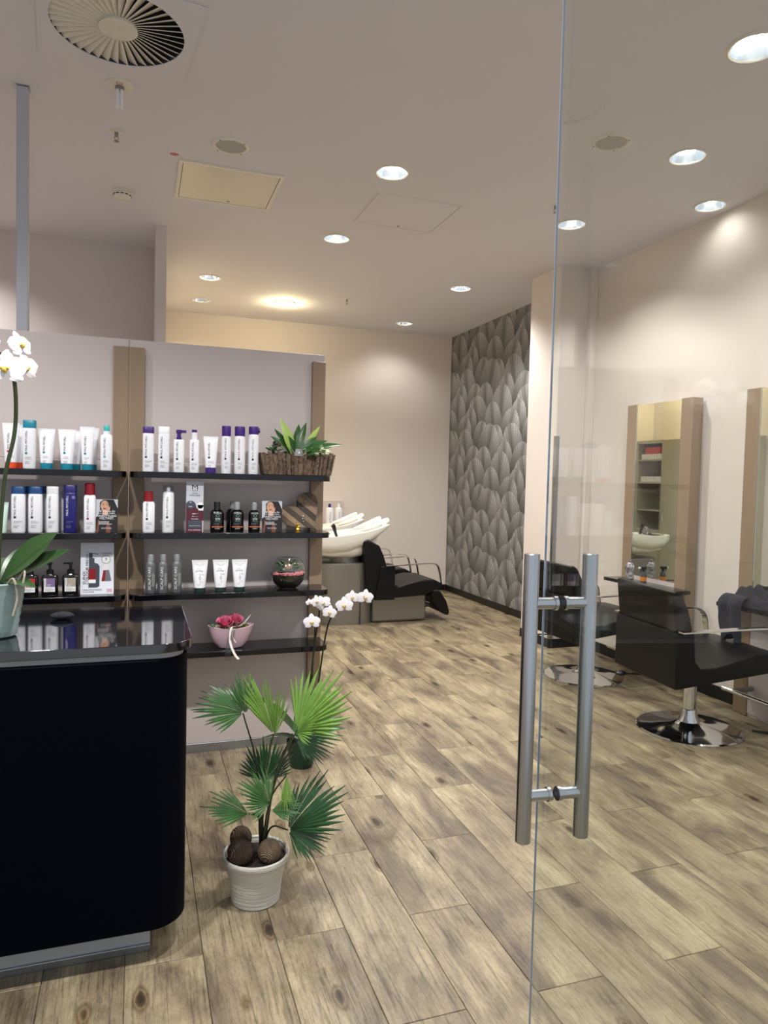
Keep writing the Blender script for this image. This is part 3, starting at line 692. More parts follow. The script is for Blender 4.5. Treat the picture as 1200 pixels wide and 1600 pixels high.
# carton
t = place('product_carton', 'tall carton with silver top and dark red lower half, letter M on it', 'box', .250, 2, None)
a, b, h = .039, .02, .238
obj('carton', MB().box(-a, a, -b, b, 0, h), 'card_grey', t, bevel=.001)
f = flat(-b-.0006); f2 = flat(-b-.0011); f3 = flat(-b-.0016)
Print().poly([(-a, .0), (a*.86, .0), (a*.86, .055), (a, .055), (a, .105), (a*.2, .112), (a*.05, .135), (-a*.3, .145), (-a*.7, .138), (-a, .12)]).build('dark_red_field', 'plum', t, f)
Print().rect(-a*.75, .02, a*.8, .055).build('slate_field', 'slate', t, f2)
Print().disc(-a*.48, .128, .0215, sy=.9).build('slate_disc', 'slate', t, f2)
Print().disc(a*.62, .125, .0145).poly([(a*.3, .128), (a*.99, .128), (a*.99, .102), (a*.42, .102)]).build('white_jar_picture', 'white_print', t, f3)
Print().text('M', 0, .2, h=.021, w=.026).text('MITCH', 0, .191, w=.026, h=.005).text('STYLE', 0, .178, w=.026, h=.0065).text('SIMPLIFIER', 0, .168, w=.05, h=.0065).build('lettering', 'black_print', t, f)
Print().text('M', -a*.5, .136, h=.007).text('FIBER', -a*.5, .118, w=.016, h=.004).text('Reworkable', 0, .06, w=.03, h=.006).text('STYLE SIMPLIFIER', 0, .008, w=.056, h=.0055).rect(-.012, .085, .004, .088).rect(-.012, .073, -.005, .076).rect(-.012, .0862, .016, .0868).rect(-.012, .0742, .016, .0748).rect(-.025, .03, .024, .031).build('white_lettering', 'white_print', t, f3)
# dark bottles
def tea_bottle(label, x, cap, w=.064, h=.143):
    t = place('black_bottle', label, 'bottle', x, 2, 'black bottles with amber stripe')
    r = w/2
    obj('body', MB().lathe([(r*.9, 0), (r, .005), (r, h*.6), (r*.93, h*.67), (r*.72, h*.73), (r*.42, h*.755), (.001, h*.755)], 30, caps=(True, False)), 'dark_bottle', t)
    obj('cap', MB().lathe([(r*.46, h*.755), (r*.46, h-.003), (r*.42, h), (.001, h)], 22, caps=(False, False)), cap, t)
    f = roundf(r+.0007)
    Print().text('PAUL MITCHELL', 0, .088, w=.038, h=.0055).text('tea tree', 0, .06, w=.022, h=.009).build('lettering', 'white_print', t, f)
    Print().ring(0, .079, .0078, .0016).text('SPECIAL', 0, .052, w=.026, h=.005).build('emblem', 'teal_print', t, f)
    Print().lines(-.02, .044, .045, 4, .0038, seed=5).build('fine_print', 'grey_print', t, f)
    st = Print()
    for i in range(12): st.rect(-.03+.005*i, .024, -.025+.005*i, .0285)
    st.build('amber_stripe', 'amber', t, f)
    Print().text('SHAMPOO', 0, .016, w=.024, h=.004).build('size_print', 'white_print', t, f)
tea_bottle('black bottle with amber stripe and black cap beside the carton', .354, 'dark_bottle')
tea_bottle('black bottle with amber stripe and grey cap, middle one of three', .447, 'silver_cap')
tea_bottle('smaller black bottle with amber stripe and grey cap next to the hairstyling card', .529, 'silver_cap', .056, .141)
t2 = place('black_bottle', 'black bottle with grey cap hidden behind the middle amber striped bottle', 'bottle', .437, 2, 'black bottles with amber stripe', 3.51)
obj('body', MB().lathe([(.029, 0), (.032, .005), (.032, .086), (.023, .104), (.013, .108), (.001, .108)], 24, caps=(True, False)), 'dark_bottle', t2)
obj('cap', MB().lathe([(.0147, .108), (.0147, .143), (.001, .143)], 18, caps=(False, False)), 'silver_cap', t2)
def style_card(label, x, w=.098, h=.15, rz=0.):
    t = place('advert_card', label, 'card', x, 2, 'hairstyling counter cards', YI, rz)
    m = Matrix.Rotation(math.radians(-4), 4, 'X')
    obj('card', MB().box(-w/2, w/2, 0, .0015, 0, h).xf(m), 'card_grey', t)
    obj('stand', MB().prism([(.002, 0), (.05, 0), (.012, h*.8), (.0103, h*.8)], -w*.35, w*.35, 'x'), 'white_plastic', t)
    def F(d): return lambda u, v: tuple(m @ Vector((u, -.0004-d, v)))
    a = w/2
    Print().poly([(-a, 0), (a, 0), (a, h*.72), (a*.62, h*.99), (-a*.3, h*.99), (-a*.62, h*.9), (-a*.6, h*.72), (-a*.78, h*.5), (-a, h*.42)]).build('hair_picture', 'hair', t, F(.0002))
    Print().disc(-a*.18, h*.8, a*.36, sy=1.45).poly([(-a*.38, h*.66), (a*.12, h*.66), (a*.1, h*.52), (-a*.35, h*.52)]).poly([(a*.05, h*.72), (a*.3, h*.8), (a*.28, h*.68), (a*.1, h*.6)]).build('face_picture', 'skin', t, F(.0005))
    Print().poly([(-a*.95, 0), (-a*.75, h*.4), (-a*.6, h*.33), (-a*.72, 0)]).poly([(-a*.05, 0), (a*.35, 0), (a*.3, h*.24), (0, h*.3)]).build('skin_picture', 'brown', t, F(.0005))
    Print().poly([(-a*.42, h*.86), (-a*.22, h*.875), (-a*.22, h*.862), (-a*.42, h*.85)]).poly([(-a*.08, h*.875), (a*.14, h*.86), (a*.14, h*.85), (-a*.08, h*.862)]).disc(-a*.3, h*.825, .0028, sy=.5).disc(a*.02, h*.825, .0028, sy=.5).build('eyes_picture', 'hair', t, F(.0008))
    Print().disc(-a*.17, h*.715, .007, sy=.4).build('mouth_picture', 'red_print', t, F(.0008))
    Print().text('#1', -a*.5, h*.6, h=.013).text('Marke für', a*.25, h*.605, w=.05, h=.009).text('professionelles', 0, h*.54, w=.07, h=.008).text('HAIRSTYLING', 0, h*.46, w=.083, h=.0095).text('WELTWEIT.', 0, h*.385, w=.062, h=.0095).text('PAUL MITCHELL', 0, h*.1, w=.044, h=.006).lines(-.033, h*.31, .066, 3, .0055, .002, 3).build('lettering', 'white_print', t, F(.0011))
style_card('small photo advert card beside the red capped bottle, left bay', -.133, .094, .148)
style_card('small photo advert card leaning by the wooden heart, right bay', .616)
# ---- left bay, third board: pump bottles and display
def black_pump(label, x, colr):
    t = place('black_pump_bottle', label, 'pump bottle', x, 3, 'black pump bottles with coloured labels', 3.44)
    a, b, h = .034, .02, .146; hb = .094
    obj('body', MB().loft([superring(a*.95, b*.9, 0, 5), superring(a, b, .004, 5), superring(a, b, hb-.014, 5), superring(a*.93, b*.93, hb-.005, 4), superring(a*.6, b*.8, hb, 3)]), 'dark_bottle', t)
    obj('collar', MB().lathe([(.015, hb), (.015, hb+.018), (.009, hb+.022), (.001, hb+.022)], 20, caps=(False, False)), 'black', t)
    obj('pump_head', MB().lathe([(.006, hb+.02), (.006, h-.012), (.01, h-.01), (.01, h), (.001, h)], 16, caps=(False, False)).box(-.03, .004, -.005, .005, h-.008, h-.001), 'black', t)
    f = flat(-b-.0007)
    Print().rect(-a*.66, .018, a*.66, .078).build('label', 'white_print', t, f)
    Print().rect(-a*.4, .04, a*.66, .078).build('label_picture', colr, t, flat(-b-.0012))
    Print().text('COLOUR FRESH', -a*.53, .04, w=.036, h=.0038, vert=True).lines(-a*.5, .032, .038, 3, .005, seed=4).build('label_lettering', 'black_print', t, flat(-b-.0012))
    Print().lines(-a*.25, .05, .022, 3, .004, .0013, 9).build('label_fine_print', 'white_print', t, flat(-b-.0016))
black_pump('black pump bottle with red label half hidden by the teal pot', -.516, 'bright_red')
black_pump('black pump bottle with bright red label left of the lilac one', -.446, 'bright_red')
black_pump('black pump bottle with lilac label', -.366, 'lilac')
black_pump('black pump bottle with sand coloured label beside the white display', -.282, 'sand')
t = place('display_card', 'white folded display card picturing a pump bottle and hair swatches', 'display card', -.172, 3, None, 3.435)
w, h = .14, .232; a = w/2
m = Matrix.Rotation(math.radians(-6), 4, 'X')
obj('front_sheet', MB().box(-a, a, 0, .002, 0, h).xf(m), 'card', t)
obj('back_sheet', MB().box(-a, a, -.002, 0, 0, h).xf(Matrix.Translation((0, .05, 0)) @ Matrix.Rotation(math.radians(6), 4, 'X')), 'card', t)
def F(d): return lambda u, v: tuple(m @ Vector((u, -.0004-d, v)))
Print().poly([(-a*.52, .03), (-.0, .03), (.01, .036), (.01, .125), (.002, .137), (-.012, .142), (-.012, .163), (-.02, .163), (-.02, .183), (.004, .179), (.004, .183), (-a*.5, .187), (-a*.5, .142)]).build('bottle_picture', 'slate', t, F(.0002))
Print().rect(-a*.52, .052, -.006, .115).poly([(.018, .058), (.032, .058), (.036, .108), (.026, .108)]).build('red_picture', 'red', t, F(.0005))
Print().rect(-a*.52, .05, -.006, .066).poly([(.024, .107), (.05, .107), (.05, .14), (.024, .14)]).disc(.037, .156, .018).build('white_picture', 'white_print', t, F(.0007))
Print().poly([(.032, .058), (.048, .058), (.046, .108), (.036, .108)]).poly([(.048, .058), (.06, .06), (.05, .108), (.046, .108)]).ring(.037, .156, .0195, .0022).build('swatch_picture', 'grey_print', t, F(.0009))
Print().text('SUNX', -a*.78, .045, w=.06, h=.011, vert=True).text('COLOUR FRESH !', -a*.6, .045, w=.145, h=.011, vert=True).text('9', .037, .15, h=.014).text('FARBAUFFRISCHENDER', -.02, .017, w=.08, h=.006).text('CONDITIONER', -.036, .008, w=.048, h=.005).text('COLOUR FRESH', .037, .181, w=.045, h=.006).build('lettering', 'black_print', t, F(.0011))
Print().text('HAIR', .052, .016, w=.022, h=.007).text('HAUS', .052, .008, w=.022, h=.007).build('pink_lettering', 'pink', t, F(.0011))
# ---- right bay, third board
def grey_bottle(label, x):
    t = place('grey_bottle', label, 'bottle', x, 3, 'slim grey bottles'); r = .0235; h = .179
    obj('body', MB().lathe([(r*.92, 0), (r, .004), (r, h*.7), (r*.93, h*.77), (r*.6, h*.825), (.001, h*.825)], 28, caps=(True, False)), 'grey_bottle', t)
    obj('cap', MB().lathe([(r*.62, h*.825), (r*.62, h-.003), (r*.56, h), (.001, h)], 22, caps=(False, False)), 'silver_cap', t)
    Print().text('SCALP CARE', -.006, .018, w=.105, h=.0115, vert=True).build('lettering', 'white_print', t, roundf(r+.0006))
    Print().lines(.006, .09, .02, 12, .005, seed=3).build('fine_print', 'white_print', t, roundf(r+.0006))
grey_bottle('slim grey bottle, leftmost of three beside the bronze upright', .058)
grey_bottle('slim grey bottle, middle of three standing close together', .112)
grey_bottle('slim grey bottle, rightmost of three nearest the white tubes', .173)
for lab, x in (('white flared tube on dark green cap, nearest the grey bottles', .278), ('white flared tube on dark green cap, middle of three', .374), ('white flared tube on dark green cap, rightmost nearest the terrarium', .463)):
    t, f = squeeze_tube(lab, x, 3, .15, .075, 'dark_green', .02, plain=True, grp='three white flared tubes')
    Print().text('pH Plex', -.002, .092, w=.034, h=.011).rect(-.0006, .035, .0006, .088).ring(0, .066, .006, .001).lines(-.014, .108, .028, 1, .004).lines(.006, .084, .016, 2, .004).lines(-.012, .036, .01, 2, .004).lines(.006, .05, .008, 2, .005).build('lettering', 'grey_print', t, f)
    Print().poly([(-.02, .133), (0, .122), (.02, .133), (.02, .1321), (0, .1211), (-.02, .1321)]).build('chevron', 'grey_print', t, f)
# ================================================================== PLANTS AND DECOR
def frame(d, nrm):
    """matrix with local x along d and local z close to nrm"""
    x = Vector(d).normalized(); z = Vector(nrm); z = (z-x*z.dot(x)).normalized(); y = z.cross(x)
    return Matrix(((x.x, y.x, z.x), (x.y, y.y, z.y), (x.z, y.z, z.z))).to_4x4()
def blade_leaf(L, W, droop=.3, fold=.15, n=8, wpos=.45, twist=0.):
    """simple pointed leaf along +x, slightly folded along the midrib and drooping"""
    vs, fs = [], []
    for i in range(n+1):
        t = i/n; w = W/2*max(.02, math.sin(PI*t**(math.log(.5)/math.log(wpos)))**.85) if 0 < i < n else W*.02
        z = -droop*L*t*t; x = L*t*(1-.15*droop*t)
        tw = twist*t
        for s in (-1, -.5, 0, .5, 1): vs.append((x, s*w*math.cos(tw), z+abs(s)*w*fold*2+s*w*math.sin(tw)))
    for i in range(n):
        for j in range(4): fs.append((i*5+j, (i+1)*5+j, (i+1)*5+j+1, i*5+j+1))
    return MB().add(vs, fs)
def fan_leaf(L, span=200, n=20, droop=.25, cup=.12, split=.5, seed=1):
    """pleated fan palm leaf: hub at the origin, opening around +x"""
    r = random.Random(seed); mb = MB(); A = math.radians(span)
    for i in range(n):
        a0 = -A/2+A*i/n; a1 = a0+A/n; am = (a0+a1)/2
        k = 1-.32*abs(am/(A/2))**1.6; l = L*k*r.uniform(.84, 1.06); am += r.uniform(-.25, .25)*(a1-a0); sp = split*L*k
        rows = [.04*L, .3*sp, .65*sp, sp, sp+(l-sp)*.5, l]; vs = []
        dz = r.uniform(-.16, .12)*L
        for q, rad in enumerate(rows):
            t = rad/L; z = cup*L*abs(am/(A/2))*t - droop*L*t*t + (dz*(t-.5) if t > .5 else 0)
            half = (a1-a0)/2*(1.1 if q < 4 else (.62 if q == 4 else .03))
            pl = .22*rad*(a1-a0)
            for s, zz in ((-1, -pl), (0, pl), (1, -pl)):
                an = am+s*half; vs.append((rad*math.cos(an), rad*math.sin(an), z+zz*(1 if q < 4 else .4)))
        mb.add(vs, [(q*3+j, (q+1)*3+j, (q+1)*3+j+1, q*3+j+1) for q in range(5) for j in range(2)])
    return mb
# ---- potted fan palm on the floor
px, py = .375, 2.275
t = thing('potted_palm', 'fan palm in a rough whitewashed clay pot beside the counter', 'potted plant', (px, py, 0))
H = .158
obj('pot', MB().lathe([(.074, 0), (.079, .004), (.083, .05), (.091, .1), (.099, .13), (.106, .135), (.109, .145), (.108, H-.004), (.104, H), (.099, H-.004), (.095, .13)], 48, caps=(True, False)), 'pot_white', t)
obj('soil', MB().lathe([(.095, .136), (.07, .142), (.03, .146), (.001, .148)], 32, caps=(False, False)), 'soil', t)
def nut(label, x, y, z, r, m, rot):
    b = MB().sphere((0, 0, 0), r, 28, 18, (1, 1, .92))
    for i, p in enumerate(b.v):
        k = 1+.012*math.sin(14*math.atan2(p[1], p[0])); b.v[i] = (p[0]*k, p[1]*k, p[2])
    o = obj('fibrous_nut', b, m, None, (px+x, py+y, z), rot)
    tag(o, label, 'nut', 'fibrous nuts in the palm pot')
nut('dark fibrous round nut at the front left of the palm pot', -.056, -.03, .176, .042, 'nut_dark', (.3, .2, .4))
nut('dark fibrous round nut at the back left rim of the palm pot', -.044, .05, .183, .037, 'nut_dark', (1.1, .5, .2))
nut('lighter brown fibrous nut at the right of the palm pot', .036, -.04, .17, .039, 'nut_light', (.9, -.4, 1.0))
# leaves: hub (x, y offset, z), direction, normal, length, material
LV = [
 ((.333, 2.33, .60), (-.85, -.1, .5), (.45, -.6, .6), .165, 'palm_leaf', 120, .34),
 ((.338, 2.31, .605), (-.05, -.1, 1), (.2, -.9, .1), .13, 'palm_leaf', 70, .3),
 ((.43, 2.3, .53), (-.42, 0, 1), (.35, -.9, .2), .24, 'palm_leaf_light', 42, .12),
 ((.43, 2.28, .53), (.1, -.1, 1), (.1, -.95, .2), .16, 'palm_leaf_light', 40, .1),
 ((.503, 2.27, .55), (.62, -.15, .78), (-.5, -.7, .4), .235, 'palm_leaf_light', 115, .18),
 ((.5, 2.25, .545), (.2, -.5, .5), (-.3, -.6, .7), .11, 'palm_leaf_light', 120, .3),
 ((.515, 2.4, .49), (.9, .1, .42), (-.3, -.7, .6), .205, 'palm_leaf', 110, .24),
 ((.52, 2.36, .48), (.8, -.3, -.1), (-.1, -.5, .85), .13, 'palm_leaf_dark', 120, .3),
 ((.34, 2.22, .31), (-.95, -.1, .5), (.35, -.5, .8), .155, 'palm_leaf', 85, .2),
 ((.405, 2.22, .335), (-.5, -.25, .75), (.3, -.7, .65), .135, 'palm_leaf', 150, .26),
 ((.41, 2.2, .32), (.75, -.4, .3), (-.2, -.5, .85), .1, 'palm_leaf', 90, .4),
 ((.468, 2.22, .24), (.72, -.1, .68), (-.5, -.6, .6), .225, 'palm_leaf_dark', 100, .24),
 ((.468, 2.21, .24), (.9, -.35, -.05), (-.1, -.5, .85), .14, 'palm_leaf_dark', 130, .3),
 ((.415, 2.36, .35), (.1, .1, 1), (0, -.9, .35), .145, 'palm_leaf_dark', 150, .2),
 ((.455, 2.2, .43), (-.05, -.35, -.9), (.2, -.9, .3), .12, 'palm_leaf_light', 40, .1),
]
for i, (hub, d, nrm, L, m, span, dr) in enumerate(LV):
    hub = Vector(hub)-Vector((px, py, 0))
    b = fan_leaf(L, span, max(10, int(span/6.5)), dr, .14, .58, i+3).xf(Matrix.Translation(hub) @ frame(d, nrm))
    lf = obj('leaf', b, m, t, smooth=False)
    if any((Vector(q[0])-Vector((px, py, 0))-hub).length < .03 for q in LV[:i]): continue
    base = Vector((.02+.006*math.cos(i*2.1), .006*math.sin(i*2.1)+.012, .142))
    mid = base*.5+hub*.5+Vector((-.012*math.copysign(1, hub.x), 0, .05))
    obj('leaf_stalk', MB().tube(bez([base, mid, hub], 6), [.0042-.002*k/12 for k in range(13)], 6), 'stem_dark' if m != 'palm_leaf_light' else 'stem', lf)
# ---- white orchids
def flower(parent, c, facing, s, roll=0., seed=0):
    r = random.Random(seed); b = MB()
    def petal(ang, L, W, cup):
        vs, fs = [], []; n = 6
        for i in range(n+1):
            k = i/n; w = W/2*math.sin(PI*min(.97, max(.1, k*.9+.08)))**.7
            for q in (-1, -.5, 0, .5, 1): vs.append((L*k, q*w, cup*L*(k*k)-.06*L*abs(q)+.02*L*r.uniform(-1, 1)))
        for i in range(n):
            for j in range(4): fs.append((i*5+j, (i+1)*5+j, (i+1)*5+j+1, i*5+j+1))
        p = MB().add(vs, fs).xf(Matrix.Rotation(ang, 4, 'Z')); b.add(p.v, p.f)
    for a in (PI/2, PI/2+2.2, PI/2-2.2): petal(a, s*.5, s*.36, -.12)
    for a in (.12, PI-.12): petal(a, s*.52, s*.56, -.08)
    z = Vector(facing).normalized(); y = Vector((0, 0, 1)); y = (y-z*y.dot(z)).normalized(); x = y.cross(z)
    m = Matrix.Translation(c) @ Matrix(((x.x, y.x, z.x), (x.y, y.y, z.y), (x.z, y.z, z.z))).to_4x4() @ Matrix.Rotation(roll, 4, 'Z')
    f = obj('flower', b.xf(m), 'petal', parent, angle=60)
    lp = MB().sphere((0, -s*.06, s*.05), s*.07, 8, 6, (1, 1.2, 1)).sphere((-s*.07, -s*.02, s*.05), s*.05, 8, 6).sphere((s*.07, -s*.02, s*.05), s*.05, 8, 6).xf(m)
    obj('lip', lp, 'lip', f)
    return f
gx, gy = .752, 3.29
t = thing('orchid_in_green_pot', 'white orchid in a dark green pot behind the palm', 'potted plant', (gx, gy, 0))
pot = MB(); N = 48
rings = []
for r_, z in ((.052, 0), (.056, .01), (.066, .07), (.072, .12), (.074, .125), (.069, .125), (.066, .11)):
    rings.append([(r_*(1+.02*math.cos(16*2*PI*j/N))*math.cos(2*PI*j/N), r_*(1+.02*math.cos(16*2*PI*j/N))*math.sin(2*PI*j/N), z) for j in range(N)])
obj('pot', pot.loft(rings, True, False), 'pot_green', t)
obj('soil', MB().lathe([(.067, .11), (.03, .116), (.001, .117)], 24, caps=(False, False)), 'soil', t)
for d, nrm, L, W, dr in (((-.62, -.1, 1.1), (.9, -.4, .5), .34, .075, .25), ((.8, -.5, .8), (-.5, -.5, .8), .2, .07, .5), ((.1, -.9, .5), (0, 0, 1), .17, .07, .5), ((-.8, .3, .5), (.3, 0, .9), .2, .07, .5)):
    obj('leaf', blade_leaf(L, W, dr, .12).xf(Matrix.Translation((0, 0, .115)) @ frame(d, nrm)), 'orchid_leaf', t)
st1 = bez([(.012, 0, .11), (.03, -.01, .35), (.05, -.02, .6), (.066, -.03, .74), (.05, -.05, .8), (.0, -.06, .815)], 8)
st2 = bez([(.03, .01, .11), (.07, 0, .35), (.1, -.01, .6), (.125, -.02, .71), (.17, -.04, .775), (.23, -.06, .815), (.275, -.08, .82)], 8)
for s in (st1, st2): obj('flower_stalk', MB().tube(s, .0042, 7), 'stem_dark', t)
obj('support_stick', MB().tube([(.03, -.01, .1), (.052, -.015, .7)], .003, 6), 'stem_dark', t)
FL = [((.773, .708), .078, .1), ((.855, .752), .068, -.2), ((.922, .785), .082, .1), ((.968, .818), .066, .0), ((1.03, .818), .078, -.1), ((.79, .808), .06, .3), ((.826, .795), .074, .5), ((.757, .803), .034, .2)]
for i, ((x, z), s, ro) in enumerate(FL):
    flower(t, (x-gx, -.07-.012*(i % 3), z), (-.25+.2*math.sin(i*2.2), -1, .05*math.cos(i)), s, ro, i)
# ---- orchid in a teal pot on the counter
ox, oy, oz = -.372, 2.235, .9135
t = thing('orchid_in_teal_pot', 'white orchid in a pale teal ribbed pot on the black counter', 'potted plant', (ox, oy, oz))
prof = [(.042, 0), (.048, .004)]
for i in range(13): prof.append((.05+.0026*i/13*8+(.0012 if i % 2 else -.0006), .01+.0105*i))
prof += [(.074, .152), (.072, .156), (.068, .15)]
obj('pot', MB().lathe(prof, 40, caps=(True, False)), 'pot_teal', t)
obj('soil', MB().lathe([(.069, .14), (.03, .15), (.001, .152)], 24, caps=(False, False)), 'soil', t)
for d, nrm, L, W, dr in (((.62, -.25, .72), (-.6, -.65, .45), .215, .085, .12), ((.85, -.3, .55), (-.4, -.6, .75), .215, .062, .1), ((.6, -.6, .2), (0, -.3, 1), .14, .05, .25), ((-.8, -.2, .6), (.5, 0, .8), .2, .08, .4), ((-.3, .8, .6), (0, -.5, .8), .2, .08, .4), ((.35, .5, .75), (-.4, -.6, .6), .17, .06, .2)):
    obj('leaf', blade_leaf(L, W, dr, .1, 10, .55).xf(Matrix.Translation((.005, 0, .15)) @ frame(d, nrm)), 'orchid_leaf', t)
for pts in ([(.05, -.03, .15), (.075, -.05, .19), (.07, -.06, .14), (.062, -.062, .09)], [(.03, -.05, .15), (.05, -.07, .17), (.06, -.075, .12), (.05, -.08, .07)]):
    obj('air_root', MB().tube(bez(pts, 6), .003, 6), 'sand', t)
st = bez([(.0, 0, .15), (.008, -.01, .3), (.02, -.01, .45), (.045, -.012, .58), (.046, -.015, .7), (.03, -.02, .76), (-.01, -.03, .8), (-.1, -.04, .82)], 8)
obj('flower_stalk', MB().tube(st, .0055, 8), 'stem', t)
for i, (x, y, z, s, f) in enumerate(((.03, -.07, .745, .105, (-.15, -1, .1)), (.075, -.03, .755, .085, (.75, -.7, .0)), (.065, -.04, .815, .08, (.8, -.6, .3)), (-.03, -.06, .8, .1, (-.4, -1, .1)), (-.09, -.06, .76, .1, (-.3, -1, .1)))):
    flower(t, (x, y, z), f, s, .1*i, i+20)
# ---- bark planter
bx = .735
t = thing('bark_planter', 'rustic bark planter with peace lily on the top shelf', 'planter', (bx, 3.455, SZ[1]+.0003))
Wt, Wb, h = .35, .312, .104
obj('trough', MB().loft([[(-Wb/2, -.045, 0), (Wb/2, -.045, 0), (Wb/2, .05, 0), (-Wb/2, .05, 0)], [(-Wt/2, -.052, h*.95), (Wt/2, -.052, h*.95), (Wt/2, .055, h*.95), (-Wt/2, .055, h*.95)]]), 'soil', t)
n = 16; r = random.Random(5); cuts = [0]+sorted((k+r.uniform(-.3, .3))/n for k in range(1, n))+[1]
for side in (-1, 1):
    for i in range(n):
        u0, u1 = -.5+cuts[i], -.5+cuts[i+1]; y = -.05 if side < 0 else .053
        top = h*r.uniform(.93, 1.08); dd = r.uniform(.004, .018)
        vs, fs = [], []; nu, nw = 4, 9
        for k in range(nw+1):
            for m_ in range(nu+1):
                e = m_/nu; v = k/nw; wd = Wb+(Wt-Wb)*v; zz = .0015+(top-.0015)*v*(1+(.06*r.uniform(-1, 1) if k == nw else 0))
                xx = (u0+(u1-u0)*e)*wd+(r.uniform(-.002, .002) if 0 < k < nw else 0)
                dep = dd*(1-(2*e-1)**4*.8)+r.uniform(-.003, .003)
                vs.append((xx, y+side*max(.001, dep), zz))
        for k in range(nw):
            for m_ in range(nu): q0 = k*(nu+1)+m_; fs.append((q0, q0+1, q0+nu+2, q0+nu+1))
        obj('bark_strip', MB().add(vs, fs), 'bark', t, smooth=False)
for s in (-1, 1):
    q = [(s*(Wb/2), 0.001), (s*(Wb/2+.008), 0.001), (s*(Wt/2+.01), h*1.02), (s*(Wt/2), h)]
    obj('bark_strip', MB().loft([[(a, -.06, z) for a, z in q], [(a, .06, z) for a, z in q]]), 'bark', t, smooth=False, bevel=.002)
r = random.Random(11)
lily = [((-.02, 0, .1), (-.25, -.1, 1), .17, .05, 'light_leaf'), ((0, 0, .1), (.25, 0, 1), .16, .035, 'lily_leaf'), ((.02, 0, .1), (.9, -.1, .42), .2, .045, 'lily_leaf'), ((.0, -.01, .1), (.75, -.3, .55), .15, .055, 'lily_leaf'),
        ((-.03, 0, .1), (-.6, -.2, .7), .12, .045, 'lily_leaf'), ((-.02, -.02, .1), (-.15, -.6, .7), .1, .045, 'lily_leaf'), ((.03, 0, .1), (.45, .1, .9), .17, .03, 'light_leaf'), ((.0, .02, .1), (.12, .1, 1), .15, .04, 'lily_leaf'), ((.01, 0, .1), (.5, -.2, .7), .12, .04, 'lily_leaf'), ((-.04, .0, .1), (-.35, 0, .9), .13, .04, 'lily_leaf'), ((.04, -.02, .09), (.3, -.7, .4), .1, .05, 'lily_leaf')]
for p, d, L, W, m in lily:
    obj('lily_leaf', blade_leaf(L*1.12, W*1.1, .22, .15).xf(Matrix.Translation(p) @ frame(d, (-d[0]*.5, -.7, .6))), m, t)
for i in range(16):
    p = (r.uniform(-.13, -.07), r.uniform(-.045, .02), r.uniform(.09, .125)); d = (r.uniform(-1, 1), r.uniform(-1, .3), r.uniform(.2, 1))
    obj('dark_leaf', blade_leaf(.035, .024, .3, .1, 5).xf(Matrix.Translation(p) @ frame(d, (0, -.5, .8))), 'orchid_leaf', t)
for i in range(7): obj('red_bloom', MB().sphere((r.uniform(-.115, -.085), r.uniform(-.03, .01), r.uniform(.142, .158)), .0075, 8, 6), 'plum', t)
for i in range(26):
    p = (r.uniform(.06, .145), r.uniform(-.055, .01), r.uniform(.085, .14)); d = (r.uniform(-1, 1), r.uniform(-1, .2), r.uniform(-.2, .8))
    obj('variegated_leaf', blade_leaf(.032, .022, .3, .1, 5).xf(Matrix.Translation(p) @ frame(d, (0, -.6, .8))), 'variegated', t)
w = thing('watering_can_ornament', 'tiny metal watering can ornament stuck in the bark planter', 'ornament', (bx+.0, 3.40, SZ[1]+.094))
obj('can', MB().lathe([(.024, 0), (.021, .02), (.016, .033), (.001, .034)], 20, sy=.35, caps=(True, False)), 'silver_paint', w)
obj('spout', MB().tube([(-.018, 0, .006), (-.033, 0, .028), (-.038, 0, .03)], [.004, .003, .006], 8), 'silver_paint', w)
obj('handle', MB().tube(bez([(.018, 0, .03), (.033, 0, .034), (.034, 0, .016), (.022, 0, .006)], 5), .0028, 7), 'silver_paint', w)
Print().poly([(.0065*(1 if i % 2 == 0 else .45)*math.cos(PI/2+i*PI/5), .016+.0065*(1 if i % 2 == 0 else .45)*math.sin(PI/2+i*PI/5)) for i in range(10)]).build('star', 'white_print', w, flat(-.0095))
# ---- wooden heart of strips
hx = .782
t = thing('wooden_heart', 'striped reclaimed wood heart leaning on the second shelf', 'ornament', (hx, 3.5, SZ[2]+.0005))
def heart(n=90):
    p = []
    for i in range(n):
        a = 2*PI*i/n; p.append((16*math.sin(a)**3, 13*math.cos(a)-5*math.cos(2*a)-2*math.cos(3*a)-math.cos(4*a)))
    return p
th = math.radians(-38+76); rot = lambda a, b: (a*math.cos(th)-b*math.sin(th), a*math.sin(th)+b*math.cos(th))
hp = [rot(a*.0066, b*.0066) for a, b in heart()]
zmin = min(b for a, b in hp); hp = [(a, b-zmin) for a, b in hp]
def clip(poly, nx, ny, d):
    out = []
    for i in range(len(poly)):
        p, q = poly[i], poly[(i+1) % len(poly)]; a, b = p[0]*nx+p[1]*ny-d, q[0]*nx+q[1]*ny-d
        if a >= 0: out.append(p)
        if a*b < 0: k = a/(a-b); out.append((p[0]+(q[0]-p[0])*k, p[1]+(q[1]-p[1])*k))
    return out
for i, c in enumerate(((96, 80, 62), (150, 124, 96), (70, 58, 46), (124, 104, 82), (60, 48, 40), (136, 112, 88), (110, 92, 74), (84, 70, 56))):
    M['heart%d' % i] = mat('reclaimed_wood_%d' % i, c, .6, var=.3, scale=22, stretch=(1, 1, 1))
nx, ny = .62, .78; ds = [a*nx+b*ny for a, b in hp]; d0, d1 = min(ds), max(ds); K = 8
ml = Matrix.Rotation(math.radians(-9), 4, 'X')
